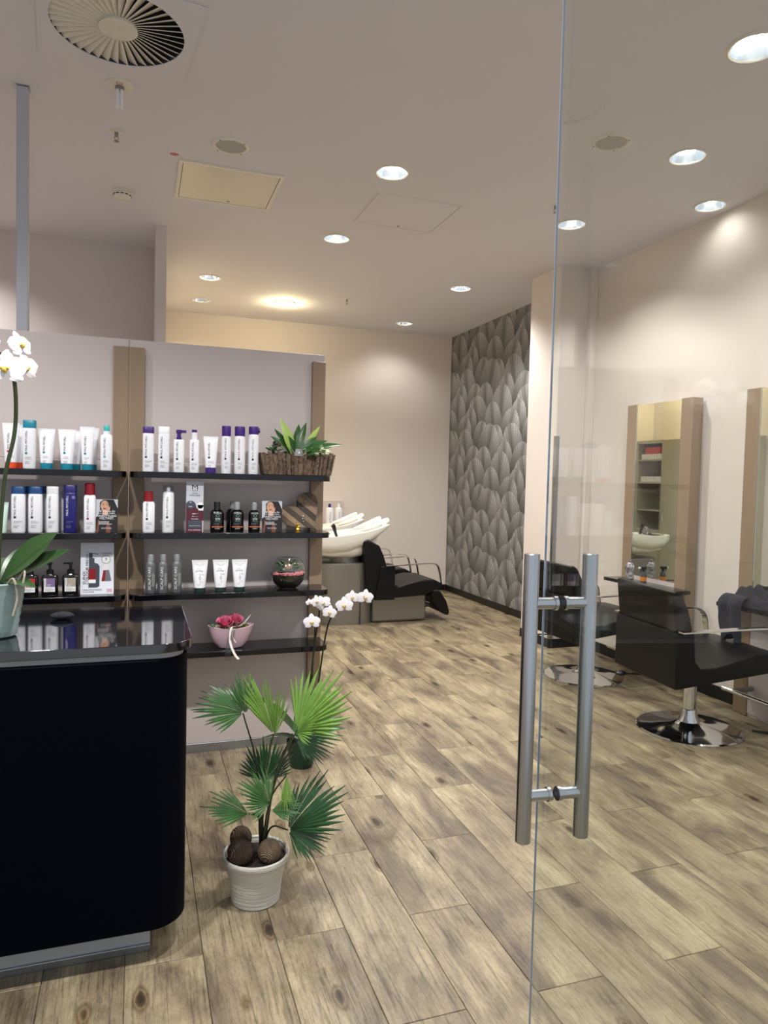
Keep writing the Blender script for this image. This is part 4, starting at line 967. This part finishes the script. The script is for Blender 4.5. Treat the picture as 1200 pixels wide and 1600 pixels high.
for i in range(K):
    a, b = d0+(d1-d0)*i/K, d0+(d1-d0)*(i+1)/K
    q = clip(clip(hp, nx, ny, a+.0004), -nx, -ny, -b+.0004)
    if len(q) > 2:
        dp = .012+(i % 3)*.0015
        obj('wood_strip', MB().loft([[(x, 0, z) for x, z in q], [(x, -dp, z) for x, z in q]]).xf(ml), 'heart%d' % i, t, smooth=False)
r = random.Random(3)
for i in range(12):
    x, z = r.uniform(-.02, .06), r.uniform(.04, .17); obj('stone', MB().sphere(tuple(ml @ Vector((x, -.0165, z))), r.uniform(.002, .0045), 7, 5), r.choice(['silver_foil', 'lilac', 'chrome', 'silver_foil']), t)
t = thing('gold_figure', 'tiny golden figurine in front of the wooden heart', 'figurine', (.737, 3.4, SZ[2]+.0003))
obj('figure', MB().lathe([(.012, 0), (.012, .004), (.007, .007), (.01, .014), (.006, .022), (.008, .027), (.0045, .032), (.007, .038), (.005, .044), (.001, .046)], 18, caps=(True, False)), 'gold', t)
# ---- terrarium
M['ceramic_rim'] = clear_glass('glass_rim', (.7, .74, .74), 4)
t = thing('glass_terrarium', 'round glass terrarium with pink pebbles and succulents', 'terrarium', (.707, 3.47, SZ[3]+.0003))
Rg = .088
pr = [(.038, .001)]
for i in range(13):
    a = -1.12+i*(1.12+.86)/12; pr.append((Rg*math.cos(a), .08+Rg*math.sin(a)))
obj('bowl', MB().lathe(pr, 40, caps=(True, False)), 'thin_glass', t)
sp = [(r_*.975, z+.001) for r_, z in pr if z < .075]
obj('rim', MB().tube([(pr[-1][0]*math.cos(2*PI*i/32), pr[-1][0]*math.sin(2*PI*i/32), pr[-1][1]) for i in range(33)], .0018, 6), 'ceramic_rim', t)
obj('soil', MB().lathe([(.036, .003)]+sp[1:]+[(.05, .074), (.001, .07)], 36, caps=(True, False)), 'soil', t)
peb = MB(); r = random.Random(2)
for i in range(210):
    a = r.uniform(-PI*.98, PI*.02); rad = .079*math.sqrt(r.uniform(.5, 1)); k = math.sin((a+PI)/PI*1.2)
    peb.sphere((rad*math.cos(a), rad*math.sin(a), .074+r.uniform(-.005, .008)-.012*max(0, -math.cos(a))*r.random()), .0042, 6, 4)
obj('pink_pebbles', peb, 'pebble', t)['kind'] = 'stuff'
for i in range(38):
    a = r.uniform(0, 2*PI); rad = r.uniform(.01, .06); p = (rad*math.cos(a), rad*math.sin(a), r.uniform(.08, .12))
    obj('succulent_leaf', blade_leaf(.03, .018, .2, .15, 4).xf(Matrix.Translation(p) @ frame((math.cos(a), math.sin(a), r.uniform(.2, 1.2)), (0, -.3, 1))), r.choice(['succulent', 'lily_leaf', 'succulent', 'variegated']), t)
obj('ornament', MB().sphere((-.005, -.04, .108), .019, 14, 10, (1, .6, .9)), 'taupe_flower', t)
obj('wire_loop', MB().tube([(-.005+.023*math.cos(a), -.045, .112+.023*math.sin(a)) for a in [2*PI*i/20 for i in range(21)]], .0012, 5), 'chrome', t)
# ---- pink bowl with roses
t = thing('flower_bowl', 'pink oval bowl with pink roses and a white ribbon', 'flower arrangement', (.428, 3.445, SZ[4]+.0003))
def bring(k, z, lift=0): return [(k*.106*math.cos(a)*(1+.04*abs(math.cos(a))), k*.058*math.sin(a), z+lift*abs(math.cos(a))**2) for a in [2*PI*i/40 for i in range(40)]]
obj('bowl', MB().loft([bring(.42, 0), bring(.55, .004), bring(.74, .03), bring(.9, .066, .006), bring(1, .098, .012), bring(.97, .1, .012), bring(.88, .08, .006), bring(.6, .04)], True, True), 'bowl_pink', t)
obj('moss_bed', MB().sphere((0, 0, .09), .088, 24, 10, (1, .52, .3)), 'moss', t)
def rose(c, s, m, n=14, seed=1):
    r = random.Random(seed); b = MB()
    for i in range(n):
        k = i/n; rad = s*(.12+.38*k); a = i*2.4; L = s*(.75-.2*k); vs, fs = [], []
        for u in range(5):
            for v in range(4):
                an = a+(u-2)*.42; rr = rad*(.5+.5*v/3)+(.12*s*k if v == 3 else 0); zz = L*(v/3)*(1-.35*k)-.08*s*abs(u-2)/2*(v/3)
                vs.append((rr*math.cos(an), rr*math.sin(an), zz))
        for u in range(4):
            for v in range(3): fs.append((u*4+v, (u+1)*4+v, (u+1)*4+v+1, u*4+v+1))
        b.add(vs, fs)
    obj('bloom', b.xf(Matrix.Translation(c) @ Matrix.Rotation(.35, 4, 'X')), m, t, angle=70)
rose((-.03, -.014, .105), .08, 'rose', 16, 1); rose((.02, .0, .114), .076, 'rose', 16, 2); rose((.022, -.03, .098), .05, 'taupe_flower', 12, 3)
rose((-.062, -.022, .09), .04, 'cream_flower', 10, 4); rose((-.014, -.04, .092), .034, 'cream_flower', 10, 5)
r = random.Random(8)
for i in range(14):
    p = (r.uniform(-.085, -.03), r.uniform(-.03, .03), .095); obj('grey_leaf', blade_leaf(.04, .02, .2, .1, 4).xf(Matrix.Translation(p) @ frame((r.uniform(-1, .2), r.uniform(-1, 1), r.uniform(.2, 1)), (0, -.4, 1))), 'succulent', t)
for i in range(7): obj('moss_ball', MB().sphere((r.uniform(.04, .075), r.uniform(-.03, .02), r.uniform(.095, .115)), .013, 9, 7), 'moss', t)
rb = bez([(.085, -.02, .15), (.06, -.03, .12), (.025, -.045, .108), (-.005, -.062, .108), (-.012, -.07, .06), (-.006, -.078, .02), (.012, -.082, -.02), (.028, -.086, -.04)], 6)
obj('ribbon', MB().strip(rb, .011, .0006, (1, .25, .3)), 'ribbon', t)
obj('ribbon', MB().strip(bez([(.03, -.045, .108), (.06, -.035, .13), (.09, -.03, .16), (.082, -.03, .15), (.055, -.04, .12), (.02, -.05, .106)], 6), .007, .0006, (.3, 1, .2)), 'ribbon', t)
obj('ribbon', MB().strip(bez([(.0, -.062, .098), (.0, -.066, .07), (.01, -.066, .045), (.018, -.066, .035)], 6), .004, .0006, (1, .2, .2)), 'ribbon', t)
obj('tulle', MB().strip(bez([(.0, -.063, .095), (-.015, -.076, .03), (-.02, -.082, -.005), (-.024, -.084, -.045)], 6), .03, .0004, (1, .1, 0)), 'tulle', t)
# ================================================================== COUNTER
t = thing('reception_counter', 'black lacquered reception counter with glossy top and rounded corner', 'counter', (0, 0, 0))
def rounded(x0, x1, y0, y1, r, n=10):
    return [(x0, y1), (x0, y0), ] + [(x1-r+r*math.sin(q), y0+r-r*math.cos(q)) for q in [PI/2*i/n for i in range(n+1)]] + [(x1, y1)]
CT = .9125
obj('worktop', MB().prism(rounded(-2.2, .152, 2.03, 2.635, .09), CT-.026, CT), 'counter_top', t, bevel=.002)
obj('recess_strip', MB().prism(rounded(-2.2, .128, 2.05, 2.61, .07), CT-.044, CT-.026), 'alu_paint', t)
obj('body', MB().prism(rounded(-2.2, .14, 2.033, 2.62, .1), .1, CT-.044), 'counter_body', t, bevel=.004)
obj('plinth', MB().box(-2.2, .043, 2.108, 2.56, 0, .1), 'alu_paint', t)
obj('plinth_trim', MB().box(-2.2, .0435, 2.100, 2.108, 0, .022), 'alu', t, bevel=.002)
o = tag(obj('black_cloth', MB().sphere((-.225, 2.45, CT+.012), .03, 12, 8, (1.2, .8, .4)), 'towel'), 'small dark cloth lying on the counter behind the teal pot', 'cloth')

# ================================================================== WASH STATIONS
def wash_station(label, x, y):
    t = thing('wash_station', label, 'hair wash station', (x, y, 0), 0, 'backwash stations')
    # silver pedestal under the basin: stadium plan, slightly flared
    def plan(z, x0, x1, w): 
        return [(x1-w+w*math.sin(q), -w*math.cos(q), z) for q in [PI*i/14 for i in range(15)]] + [(x0+w-w*math.sin(q), w*math.cos(q), z) for q in [PI*i/14 for i in range(15)]]
    ped = obj('pedestal', MB().loft([plan(0, -.42, .16, .2), plan(.3, -.47, .16, .215), plan(.58, -.52, .16, .225), plan(.585, -.51, .15, .22)]), 'silver_paint', t)
    obj('pedestal_joint', MB().box(-.02, -.017, -.2165, .2165, .004, .578), 'dark_recess', ped)
    obj('column', MB().lathe([(.15, .58), (.15, .67)], 32, (-.12, 0, 0)), 'silver_paint', t)
    # seat base box
    obj('seat_base', MB().box(.12, .68, -.16, .2, .004, .3), 'silver_paint', t, bevel=.02)
    # basin: outer shell, inner bowl
    secs = [(-.62, .16, .845, .78), (-.58, .23, .84, .73), (-.48, .28, .838, .69), (-.32, .3, .842, .662), (-.14, .29, .86, .68), (.02, .265, .885, .74), (.14, .24, .915, .82), (.22, .215, .94, .885), (.27, .19, .955, .925)]
    def sec(s, inset, depth):
        x, w, zt, zb = s; o = []
        for i in range(17):
            a = PI*i/16; c, q = math.cos(a), math.sin(a)
            o.append((x, (w-inset)*math.copysign(abs(c)**.45, c), zt-(zt-zb)*depth*abs(q)**.6))
        return o
    b = MB(); b.loft([sec(s, 0, 1) for s in secs], False, False, closed=False)
    n = len(secs)
    b.add(sec(secs[0], 0, 1), [tuple(range(17))]); b.add(sec(secs[-1], 0, 1), [tuple(reversed(range(17)))])
    inn = [sec((max(-.58, min(.2, s[0]*.93)), s[1], s[2]+.002, s[3]), .035, .7) for s in secs]
    b.loft([list(reversed(q)) for q in inn], False, False, closed=False)
    for s, q in zip((0, 16), (0, 16)):
        rail_o = [sec(k, 0, 1)[s] for k in secs]; rail_i = [k[s] for k in inn]
        for i in range(n-1):
            f = (0, 1, 2, 3) if s == 0 else (3, 2, 1, 0)
            b.add([rail_o[i], rail_o[i+1], rail_i[i+1], rail_i[i]], [f])
    for k in (0, -1): b.add([sec(secs[k], 0, 1)[0], sec(secs[k], 0, 1)[16], inn[k][16], inn[k][0]], [(0, 1, 2, 3)])
    bs = obj('basin', b, 'ceramic', t, angle=50)
    # lower collar of the basin
    cl = [(-.5, .2, .7, .665), (-.3, .24, .7, .64), (-.1, .235, .75, .632), (.06, .2, .8, .65), (.15, .165, .83, .675)]
    b = MB().loft([sec(s, 0, 1) for s in cl], False, False, closed=False); b.add(sec(cl[-1], 0, 1), [tuple(reversed(range(17)))])
    obj('basin_collar', b, 'ceramic', t, angle=50)
    for s in (-1, 1):
        obj('neck_rest', MB().tube(bez([(.0, s*.13, .89), (.12, s*.125, .925), (.24, s*.12, .975), (.285, s*.12, .99)], 5), [.01, .016, .02, .024, .027, .029, .03, .031, .032, .033, .033, .033, .033, .032, .03, .018], 12), 'ceramic', bs)
    # fittings
    fa = obj('tap', MB().lathe([(.022, 0), (.02, .03), (.016, .06), (.001, .062)], 16, (-.4, -.06, .8), caps=(True, False)).tube([(-.4, -.06, .85), (-.33, -.06, .865), (-.29, -.06, .85)], .011, 10).tube([(-.4, -.06, .86), (-.42, -.06, .91), (-.36, -.06, .935)], .008, 8), 'chrome', t)
    obj('hand_shower', MB().tube([(-.24, -.14, .82), (-.26, -.14, .88), (-.275, -.14, .93), (-.29, -.14, .945)], [.012, .014, .02, .022], 12), 'dark_bottle', t)
    obj('tap_mat', MB().box(-.5, -.33, -.17, -.02, .835, .842), 'black', t, bevel=.002)
    # chair
    prof = [(.03, .24), (.62, .27), (.78, .34), (.8, .38), (.72, .42), (.58, .425), (.42, .39), (.34, .365), (.27, .4), (.235, .52), (.19, .66), (.145, .755), (.02, .82), (-.02, .8)]
    obj('chair_body', MB().prism(prof, -.27, .27, 'y'), 'leather', t, bevel=.015)
    obj('side_panel', MB().prism([(.1, .24), (.3, .24), (.3, .56), (.16, .56)], -.285, -.27, 'y'), 'leather', t, bevel=.004)
    obj('side_panel', MB().prism([(.1, .24), (.3, .24), (.3, .56), (.16, .56)], .27, .285, 'y'), 'leather', t, bevel=.004)
    for s in (-1, 1):
        obj('armrest', MB().strip(bez([(.2, s*.3, .565), (.4, s*.3, .575), (.62, s*.3, .585), (.72, s*.3, .57), (.755, s*.3, .5), (.78, s*.3, .38)], 6), .04, .008, (0, 1, 0)), 'chrome', t)
    obj('leg_rest', MB().prism([(.7, .3), (.8, .3), (.87, .2), (.905, .09), (.89, .055), (.85, .07), (.76, .15), (.71, .24)], -.23, .23, 'y'), 'leather', t, bevel=.012)
    obj('leg_rest_bracket', MB().tube([(.66, -.05, .2), (.8, -.05, .15)], .012, 8).tube([(.63, -.05, .11), (.74, -.05, .125)], .008, 8), 'chrome', t)
    return t
w1 = wash_station('nearer white backwash basin with black reclining chair', 2.02, 6.6)
copy_tree(w1, (2.03, 7.45, 0), 0, 'farther white backwash basin and black chair half hidden behind the nearer one')
t = thing('back_cabinet', 'low beige cabinet with a splash panel behind the wash basins', 'cabinet', (1.55, YB, 0))
obj('body', MB().box(-.6, .75, -.3, -.013, 0, .8), 'cabinet', t, bevel=.003)
obj('splash_panel', MB().box(-.6, .77, -.03, -.001, .8, 1.125), 'panel', t, bevel=.008)
obj('top', MB().box(-.61, .76, -.31, -.03, .8, .825), 'ceramic', t, bevel=.004)
for i, (x, cap, lab) in enumerate(((1.985, 'white_plastic', 'tall white bottle on the back cabinet, half hidden by the bronze upright'), (2.115, 'purple', 'large white bottle with dark cap behind the wash basins'), (2.225, 'white_plastic', 'large white bottle with white pump behind the wash basins'))):
    b = thing('litre_bottle', lab, 'bottle', (x, 8.03, .8255), 0, 'litre bottles behind the wash basins')
    obj('body', MB().lathe([(.042, 0), (.044, .004), (.044, .2), (.038, .215), (.016, .22), (.001, .22)], 28, caps=(True, False)), 'white_plastic', b)
    obj('cap', MB().lathe([(.017, .22), (.017, .25), (.012, .262), (.001, .262)], 18, caps=(False, False)), cap, b)
    Print().text('PAUL MITCHELL', -.004, .07, w=.1, h=.012, vert=True).rect(-.008, .045, .004, .057).build('lettering', 'black_print', b, roundf(.0446))

# storage wall seen in the mirrors
t = thing('storage_cabinet', 'tall beige storage cabinet with open shelves seen in the mirror', 'cabinet', (.19, 0, 0))
ct = MB().box(0, .36, 7.56, 7.6, 0, 1.99).box(0, .36, 8.06, 8.1, 0, 1.99).box(0, .36, 7.6, 8.06, 1.95, 1.99).box(0, .02, 7.6, 8.06, .8, 1.95)
obj('carcass', ct, 'cabinet', t, smooth=False)
for z in (.8, 1.07, 1.44, 1.74): obj('shelf', MB().box(.02, .35, 7.6, 8.06, z-.02, z), 'cabinet', t)
for a, b_ in ((7.6, 7.828), (7.832, 8.06)):
    d = obj('door', MB().box(.34, .36, a+.002, b_-.002, .06, .775), 'cabinet', t, bevel=.002); obj('handle', MB().tube([(.37, (a+b_)/2+.07, .6), (.37, (a+b_)/2+.07, .72)], .005, 8), 'chrome', d)
t = thing('tall_cupboard', 'tall closed beige cupboard beside the open shelves seen in the mirror', 'cabinet', (.19, 0, 0))
obj('body', MB().box(0, .36, 6.3, 7.55, .06, 1.99), 'cabinet', t)
for a in (6.3, 6.717, 7.134):
    d = obj('door', MB().box(.361, .38, a+.003, a+.413, .08, 1.98), 'cabinet', t, bevel=.002); obj('handle', MB().tube([(.395, a+.37, .95), (.395, a+.37, 1.15)], .005, 8), 'chrome', d)
r = random.Random(4)
for z, nn in ((1.74, 8), (1.44, 8)):
    for k in range(nn):
        for j in range(2):
            o = obj('dye_box', MB().box(0, .12, 0, .045, 0, .035), 'white_plastic', None, (.4, 7.62+k*.052, z+.0005+j*.036), bevel=.001)
            tag(o, 'small white dye box in the rows on the %s open cabinet shelf' % ('upper' if z > 1.6 else 'middle'), 'box', 'white dye boxes on the %s cabinet shelf' % ('upper' if z > 1.6 else 'middle'))
tag(obj('red_box', MB().box(0, .2, 0, .3, 0, .09), 'bright_red', None, (.3, 7.68, 1.8125), bevel=.003), 'flat red box on top of the white dye boxes', 'box')

# ================================================================== MIRROR STATIONS
def station(label, yc):
    t = thing('mirror_station', label, 'mirror', (XR, yc, 0), 0, 'floor standing mirror stations')
    a = .335
    obj('back_board', MB().box(-.09, -.013, -a+.04, a-.04, .0, 1.96), 'panel', t)
    for s in (-1, 1):
        w = .105; y0, y1 = (a-w, a) if s > 0 else (-a, -a+w)
        obj('upright', MB().prism([(-.013, y0), (-.013, y1), (-.075, y1), (-.1, y0 if s < 0 else y1-.0), (-.1, y0)] if s > 0 else [(-.013, y0), (-.013, y1), (-.1, y1), (-.1, y0+.0), (-.075, y0)], 0, 1.985), 'slat', t, bevel=.004)
    obj('mirror_glass', MB().box(-.096, -.09, -a+.107, a-.107, .72, 1.978), 'mirror', t)
    for s in (-1, 1): obj('mirror_edge', MB().box(-.0985, -.09, s*(a-.1065)-.0015, s*(a-.1065)+.0015, .72, 1.98), 'chrome', t)
    obj('lower_panel', MB().box(-.096, -.09, -a+.107, a-.107, .02, .715), 'panel', t)
    obj('ledge', MB().prism([(-.0965, -.385), (-.0965, .36), (-.24, .36), (-.24, -.3), (-.2, -.385)], .66, .685), 'black_board', t, bevel=.002)
    fr = obj('foot_rest', MB().tube([(-.24, -.3, .17), (-.24, .28, .17)], .013, 12), 'chrome', t)
    for s in (-.22, .2): obj('foot_rest_arm', MB().tube([(-.097, s, .175), (-.24, s, .17)], .016, 12), 'silver_paint', fr)
    return t
st1 = station('mirror station with black ledge behind the farther chair', 4.175)
copy_tree(st1, (XR, 3.06, 0), 0, 'mirror station at the right picture edge with the dark towel on its ledge')
# things on the ledges
t = thing('foil_bag', 'crumpled silver plastic bag standing on the mirror ledge', 'bag', (3.41, 4.3, .6853))
b = MB().lathe([(.022, 0), (.03, .02), (.026, .07), (.032, .1), (.024, .125), (.01, .135), (.014, .15), (.001, .152)], 18, caps=(True, False))
r = random.Random(9); b.v = [(x*r.uniform(.8, 1.2), y*r.uniform(.8, 1.2), z) for x, y, z in b.v]
obj('bag', b, 'silver_foil', t, smooth=False)
t = thing('spray_bottle', 'small dark spray bottle with orange band on the mirror ledge', 'bottle', (3.42, 4.16, .6853))
obj('body', MB().lathe([(.02, 0), (.022, .005), (.022, .05), (.016, .075), (.01, .085), (.001, .086)], 20, caps=(True, False)), 'slate', t)
obj('band', MB().lathe([(.0225, .018), (.0225, .048)], 20, caps=(False, False)), 'yellow_orange', t)
obj('trigger_head', MB().box(-.03, .018, -.01, .01, .1, .12).lathe([(.009, .085), (.009, .1)], 12).tube([(-.02, 0, .105), (-.026, 0, .08)], .004, 6), 'black', t, bevel=.002)
obj('nozzle', MB().box(-.042, -.03, -.008, .008, .106, .118), 'white_plastic', t)
# towel: a crumpled heap with a flap hanging over the far end of the ledge
def towel():
    t = thing('towel', 'crumpled dark navy towel hanging over the ledge at the right edge', 'towel', (3.43, 3.1, .6853))
    nu, nv = 56, 40; vs, fs = [], []
    for i in range(nu+1):
        for j in range(nv+1):
            u, v = i/nu, j/nv; a, b = u*2-1, v*2-1; rr = min(1, (a*a)**1.4+(b*b)**1.4)
            y = .265*a+.012*math.sin(9*v+3*u); x = -.004+.066*b+.01*math.sin(8*u)
            fo = .5+.5*math.sin(7*u-4*v+1.2*math.sin(5*v)); f2 = .5+.5*math.sin(15*u+6*v+1.5*math.sin(4*u)); f3 = .5+.5*math.sin(4*u+9*v)
            vs.append((x, y, .004+(1-rr)**.45*(.02+.05*abs(fo*2-1)+.03*f2+.04*f3*(.6+.4*a)+.012*math.sin(31*u+11*v))))
    for i in range(nu):
        for j in range(nv): a = i*(nv+1)+j; fs.append((a, a+nv+1, a+nv+2, a+1))
    obj('heap', MB().add(vs, fs), 'towel', t, angle=80)
    rings = []
    for k in range(20):
        q = k/19; z = .06*math.cos(min(1, q*5)*PI/2)+.004-max(0, q-.16)*.235; x = -.05-.06*min(1, q*6); w = .085*(1-.2*q)
        ring = []
        for a in range(32):
            an = 2*PI*a/32; yy = w*math.cos(an); th = .012+.006*math.sin(3*q+an*2)
            fold = .012*math.sin(yy*75+q*2)+.006*math.sin(yy*130-q*3)
            ring.append((x-.02+fold*min(1, q*5)+th*math.sin(an), .16+yy+.012*math.sin(q*4)-.02*q, z+(.035*math.sin(yy*60+1) if k > 17 else 0)))
        rings.append(ring)
    obj('hanging_flap', MB().loft(rings), 'towel', t, angle=80)
towel()
pts = bez([(3.42, 2.98, .006), (3.36, 3.02, .006), (3.31, 3.06, .006), (3.36, 3.0, .006), (3.4, 2.9, .006), (3.345, 2.86, .006), (3.33, 2.93, .006), (3.38, 2.84, .008), (3.45, 2.7, .008)], 8)
tag(obj('cable', MB().tube(pts, .0055, 7), 'cable'), 'black cable coiled on the floor beside the near chair base', 'cable')

# ================================================================== STYLING CHAIRS
def chair(label, loc, rz):
    t = thing('styling_chair', label, 'chair', loc, rz, 'black styling chairs')
    obj('base_disc', MB().lathe([(.286, .0), (.288, .006), (.28, .012), (.2, .022), (.1, .034), (.062, .05), (.045, .085), (.04, .11)], 56, caps=(True, False)), 'chrome', t, angle=25)
    obj('column', MB().lathe([(.042, .1), (.04, .115), (.036, .12), (.036, .335)], 28), 'chrome', t)
    lv = obj('pump_lever', MB().strip([(-.06, .02, .3), (-.2, .1, .295), (-.3, .17, .285)], .02, .006, (.3, -.6, .0)), 'black', t)
    obj('lever_knob', MB().sphere((-.325, .19, .283), .03, 14, 10, (1.2, .9, .5)), 'black', lv)
    prof = [(-.31, .32), (.36, .395), (.42, .43), (.425, .455), (.38, .475), (.2, .49), (.08, .462), (-.06, .43), (-.16, .428), (-.195, .47), (-.205, .615), (-.31, .617)]
    obj('seat_shell', MB().prism(prof, -.288, .288, 'y'), 'leather', t, bevel=.008)
    n = 10; b = MB(); vs, fs = [], []
    bp = [(-.305, .62), (-.2, .62), (-.235, .74), (-.275, .815), (-.305, .838), (-.33, .835)]
    obj('backrest', MB().prism(bp, -.27, .27, 'y'), 'leather', t, bevel=.014)
    obj('backrest_seam', MB().box(-.3105, -.2, -.289, .289, .6165, .6205), 'black', t)
    for s in (-1, 1):
        obj('armrest', MB().strip(bez([(-.3, s*.302, .627), (-.1, s*.306, .632), (.15, s*.31, .64), (.26, s*.31, .632), (.315, s*.31, .59), (.33, s*.306, .5), (.34, s*.296, .44)], 6), .042, .008, (0, 1, 0)), 'chrome', t)
    return t
ch = chair('nearer black styling chair on a chrome disc base, in front of the towel', (2.985, 3.20, 0), math.radians(-5.5))
copy_tree(ch, (3.05, 4.30, 0), math.radians(1), 'farther black styling chair half hidden behind the door handle')
M['logo_grey'] = mat('grey_logo', (70, 72, 72), .5)

# ================================================================== GLASS DOOR
PHI, D0 = -.102, .554
nv = Vector((math.cos(PHI), math.sin(PHI), 0)); tv = Vector((-nv.y, nv.x, 0))          # normal and direction along the leaf (away from the hinge)
root = link('door_1', None); root['kind'] = 'structure'; root['label'] = 'frameless glass door leaf swung open with a steel bar handle'
e = Vector((.665, 1.055, 0)); e = e-nv*(nv.dot(e)-D0)
ang = math.atan2(tv.y, tv.x)
root.location = e; root.rotation_euler = (0, 0, ang)       # local +x towards the free edge, local y = left side
TH = .010; LW = .95; HD = 2.55
obj('glass_pane', MB().box(-LW, -.0005, -TH/2, TH/2, .008, HD-.0005), 'pane', root, smooth=False)
obj('glass_edge', MB().box(-.0005, .0008, TH/2-.0036, TH/2, .008, HD), 'glass_edge', root, smooth=False)
obj('top_edge', MB().box(-LW, -.0005, -TH/2, TH/2, HD-.0005, HD), 'glass_edge', root, smooth=False)
HX, SO, BR = -.052, .0525, .0128
Z0, Z1, ZA, ZB = .786, 1.266, .863, 1.184
ph = obj('pull_handle', MB().lathe([(BR*.9, Z0), (BR, Z0+.001), (BR, Z1-.001), (BR*.9, Z1)], 32, (HX, SO, 0)), 'steel', root)
obj('inner_bar', MB().lathe([(BR*.9, Z0), (BR, Z0+.001), (BR, Z1-.001), (BR*.9, Z1)], 32, (HX, -SO, 0)), 'steel', ph)
for z in (ZA, ZB):
    for s in (-1, 1):
        obj('standoff', MB().tube([(HX, s*(TH/2+.0015), z), (HX, s*(SO-BR*.6), z)], .0098, 24), 'steel', ph)
        obj('collar', MB().tube([(HX, s*(TH/2+.0012), z), (HX, s*(TH/2+.007), z)], .0118, 24), 'steel', ph)
        obj('gasket', MB().tube([(HX, s*(TH/2), z), (HX, s*(TH/2+.0015), z)], .0112, 24), 'rubber', ph)
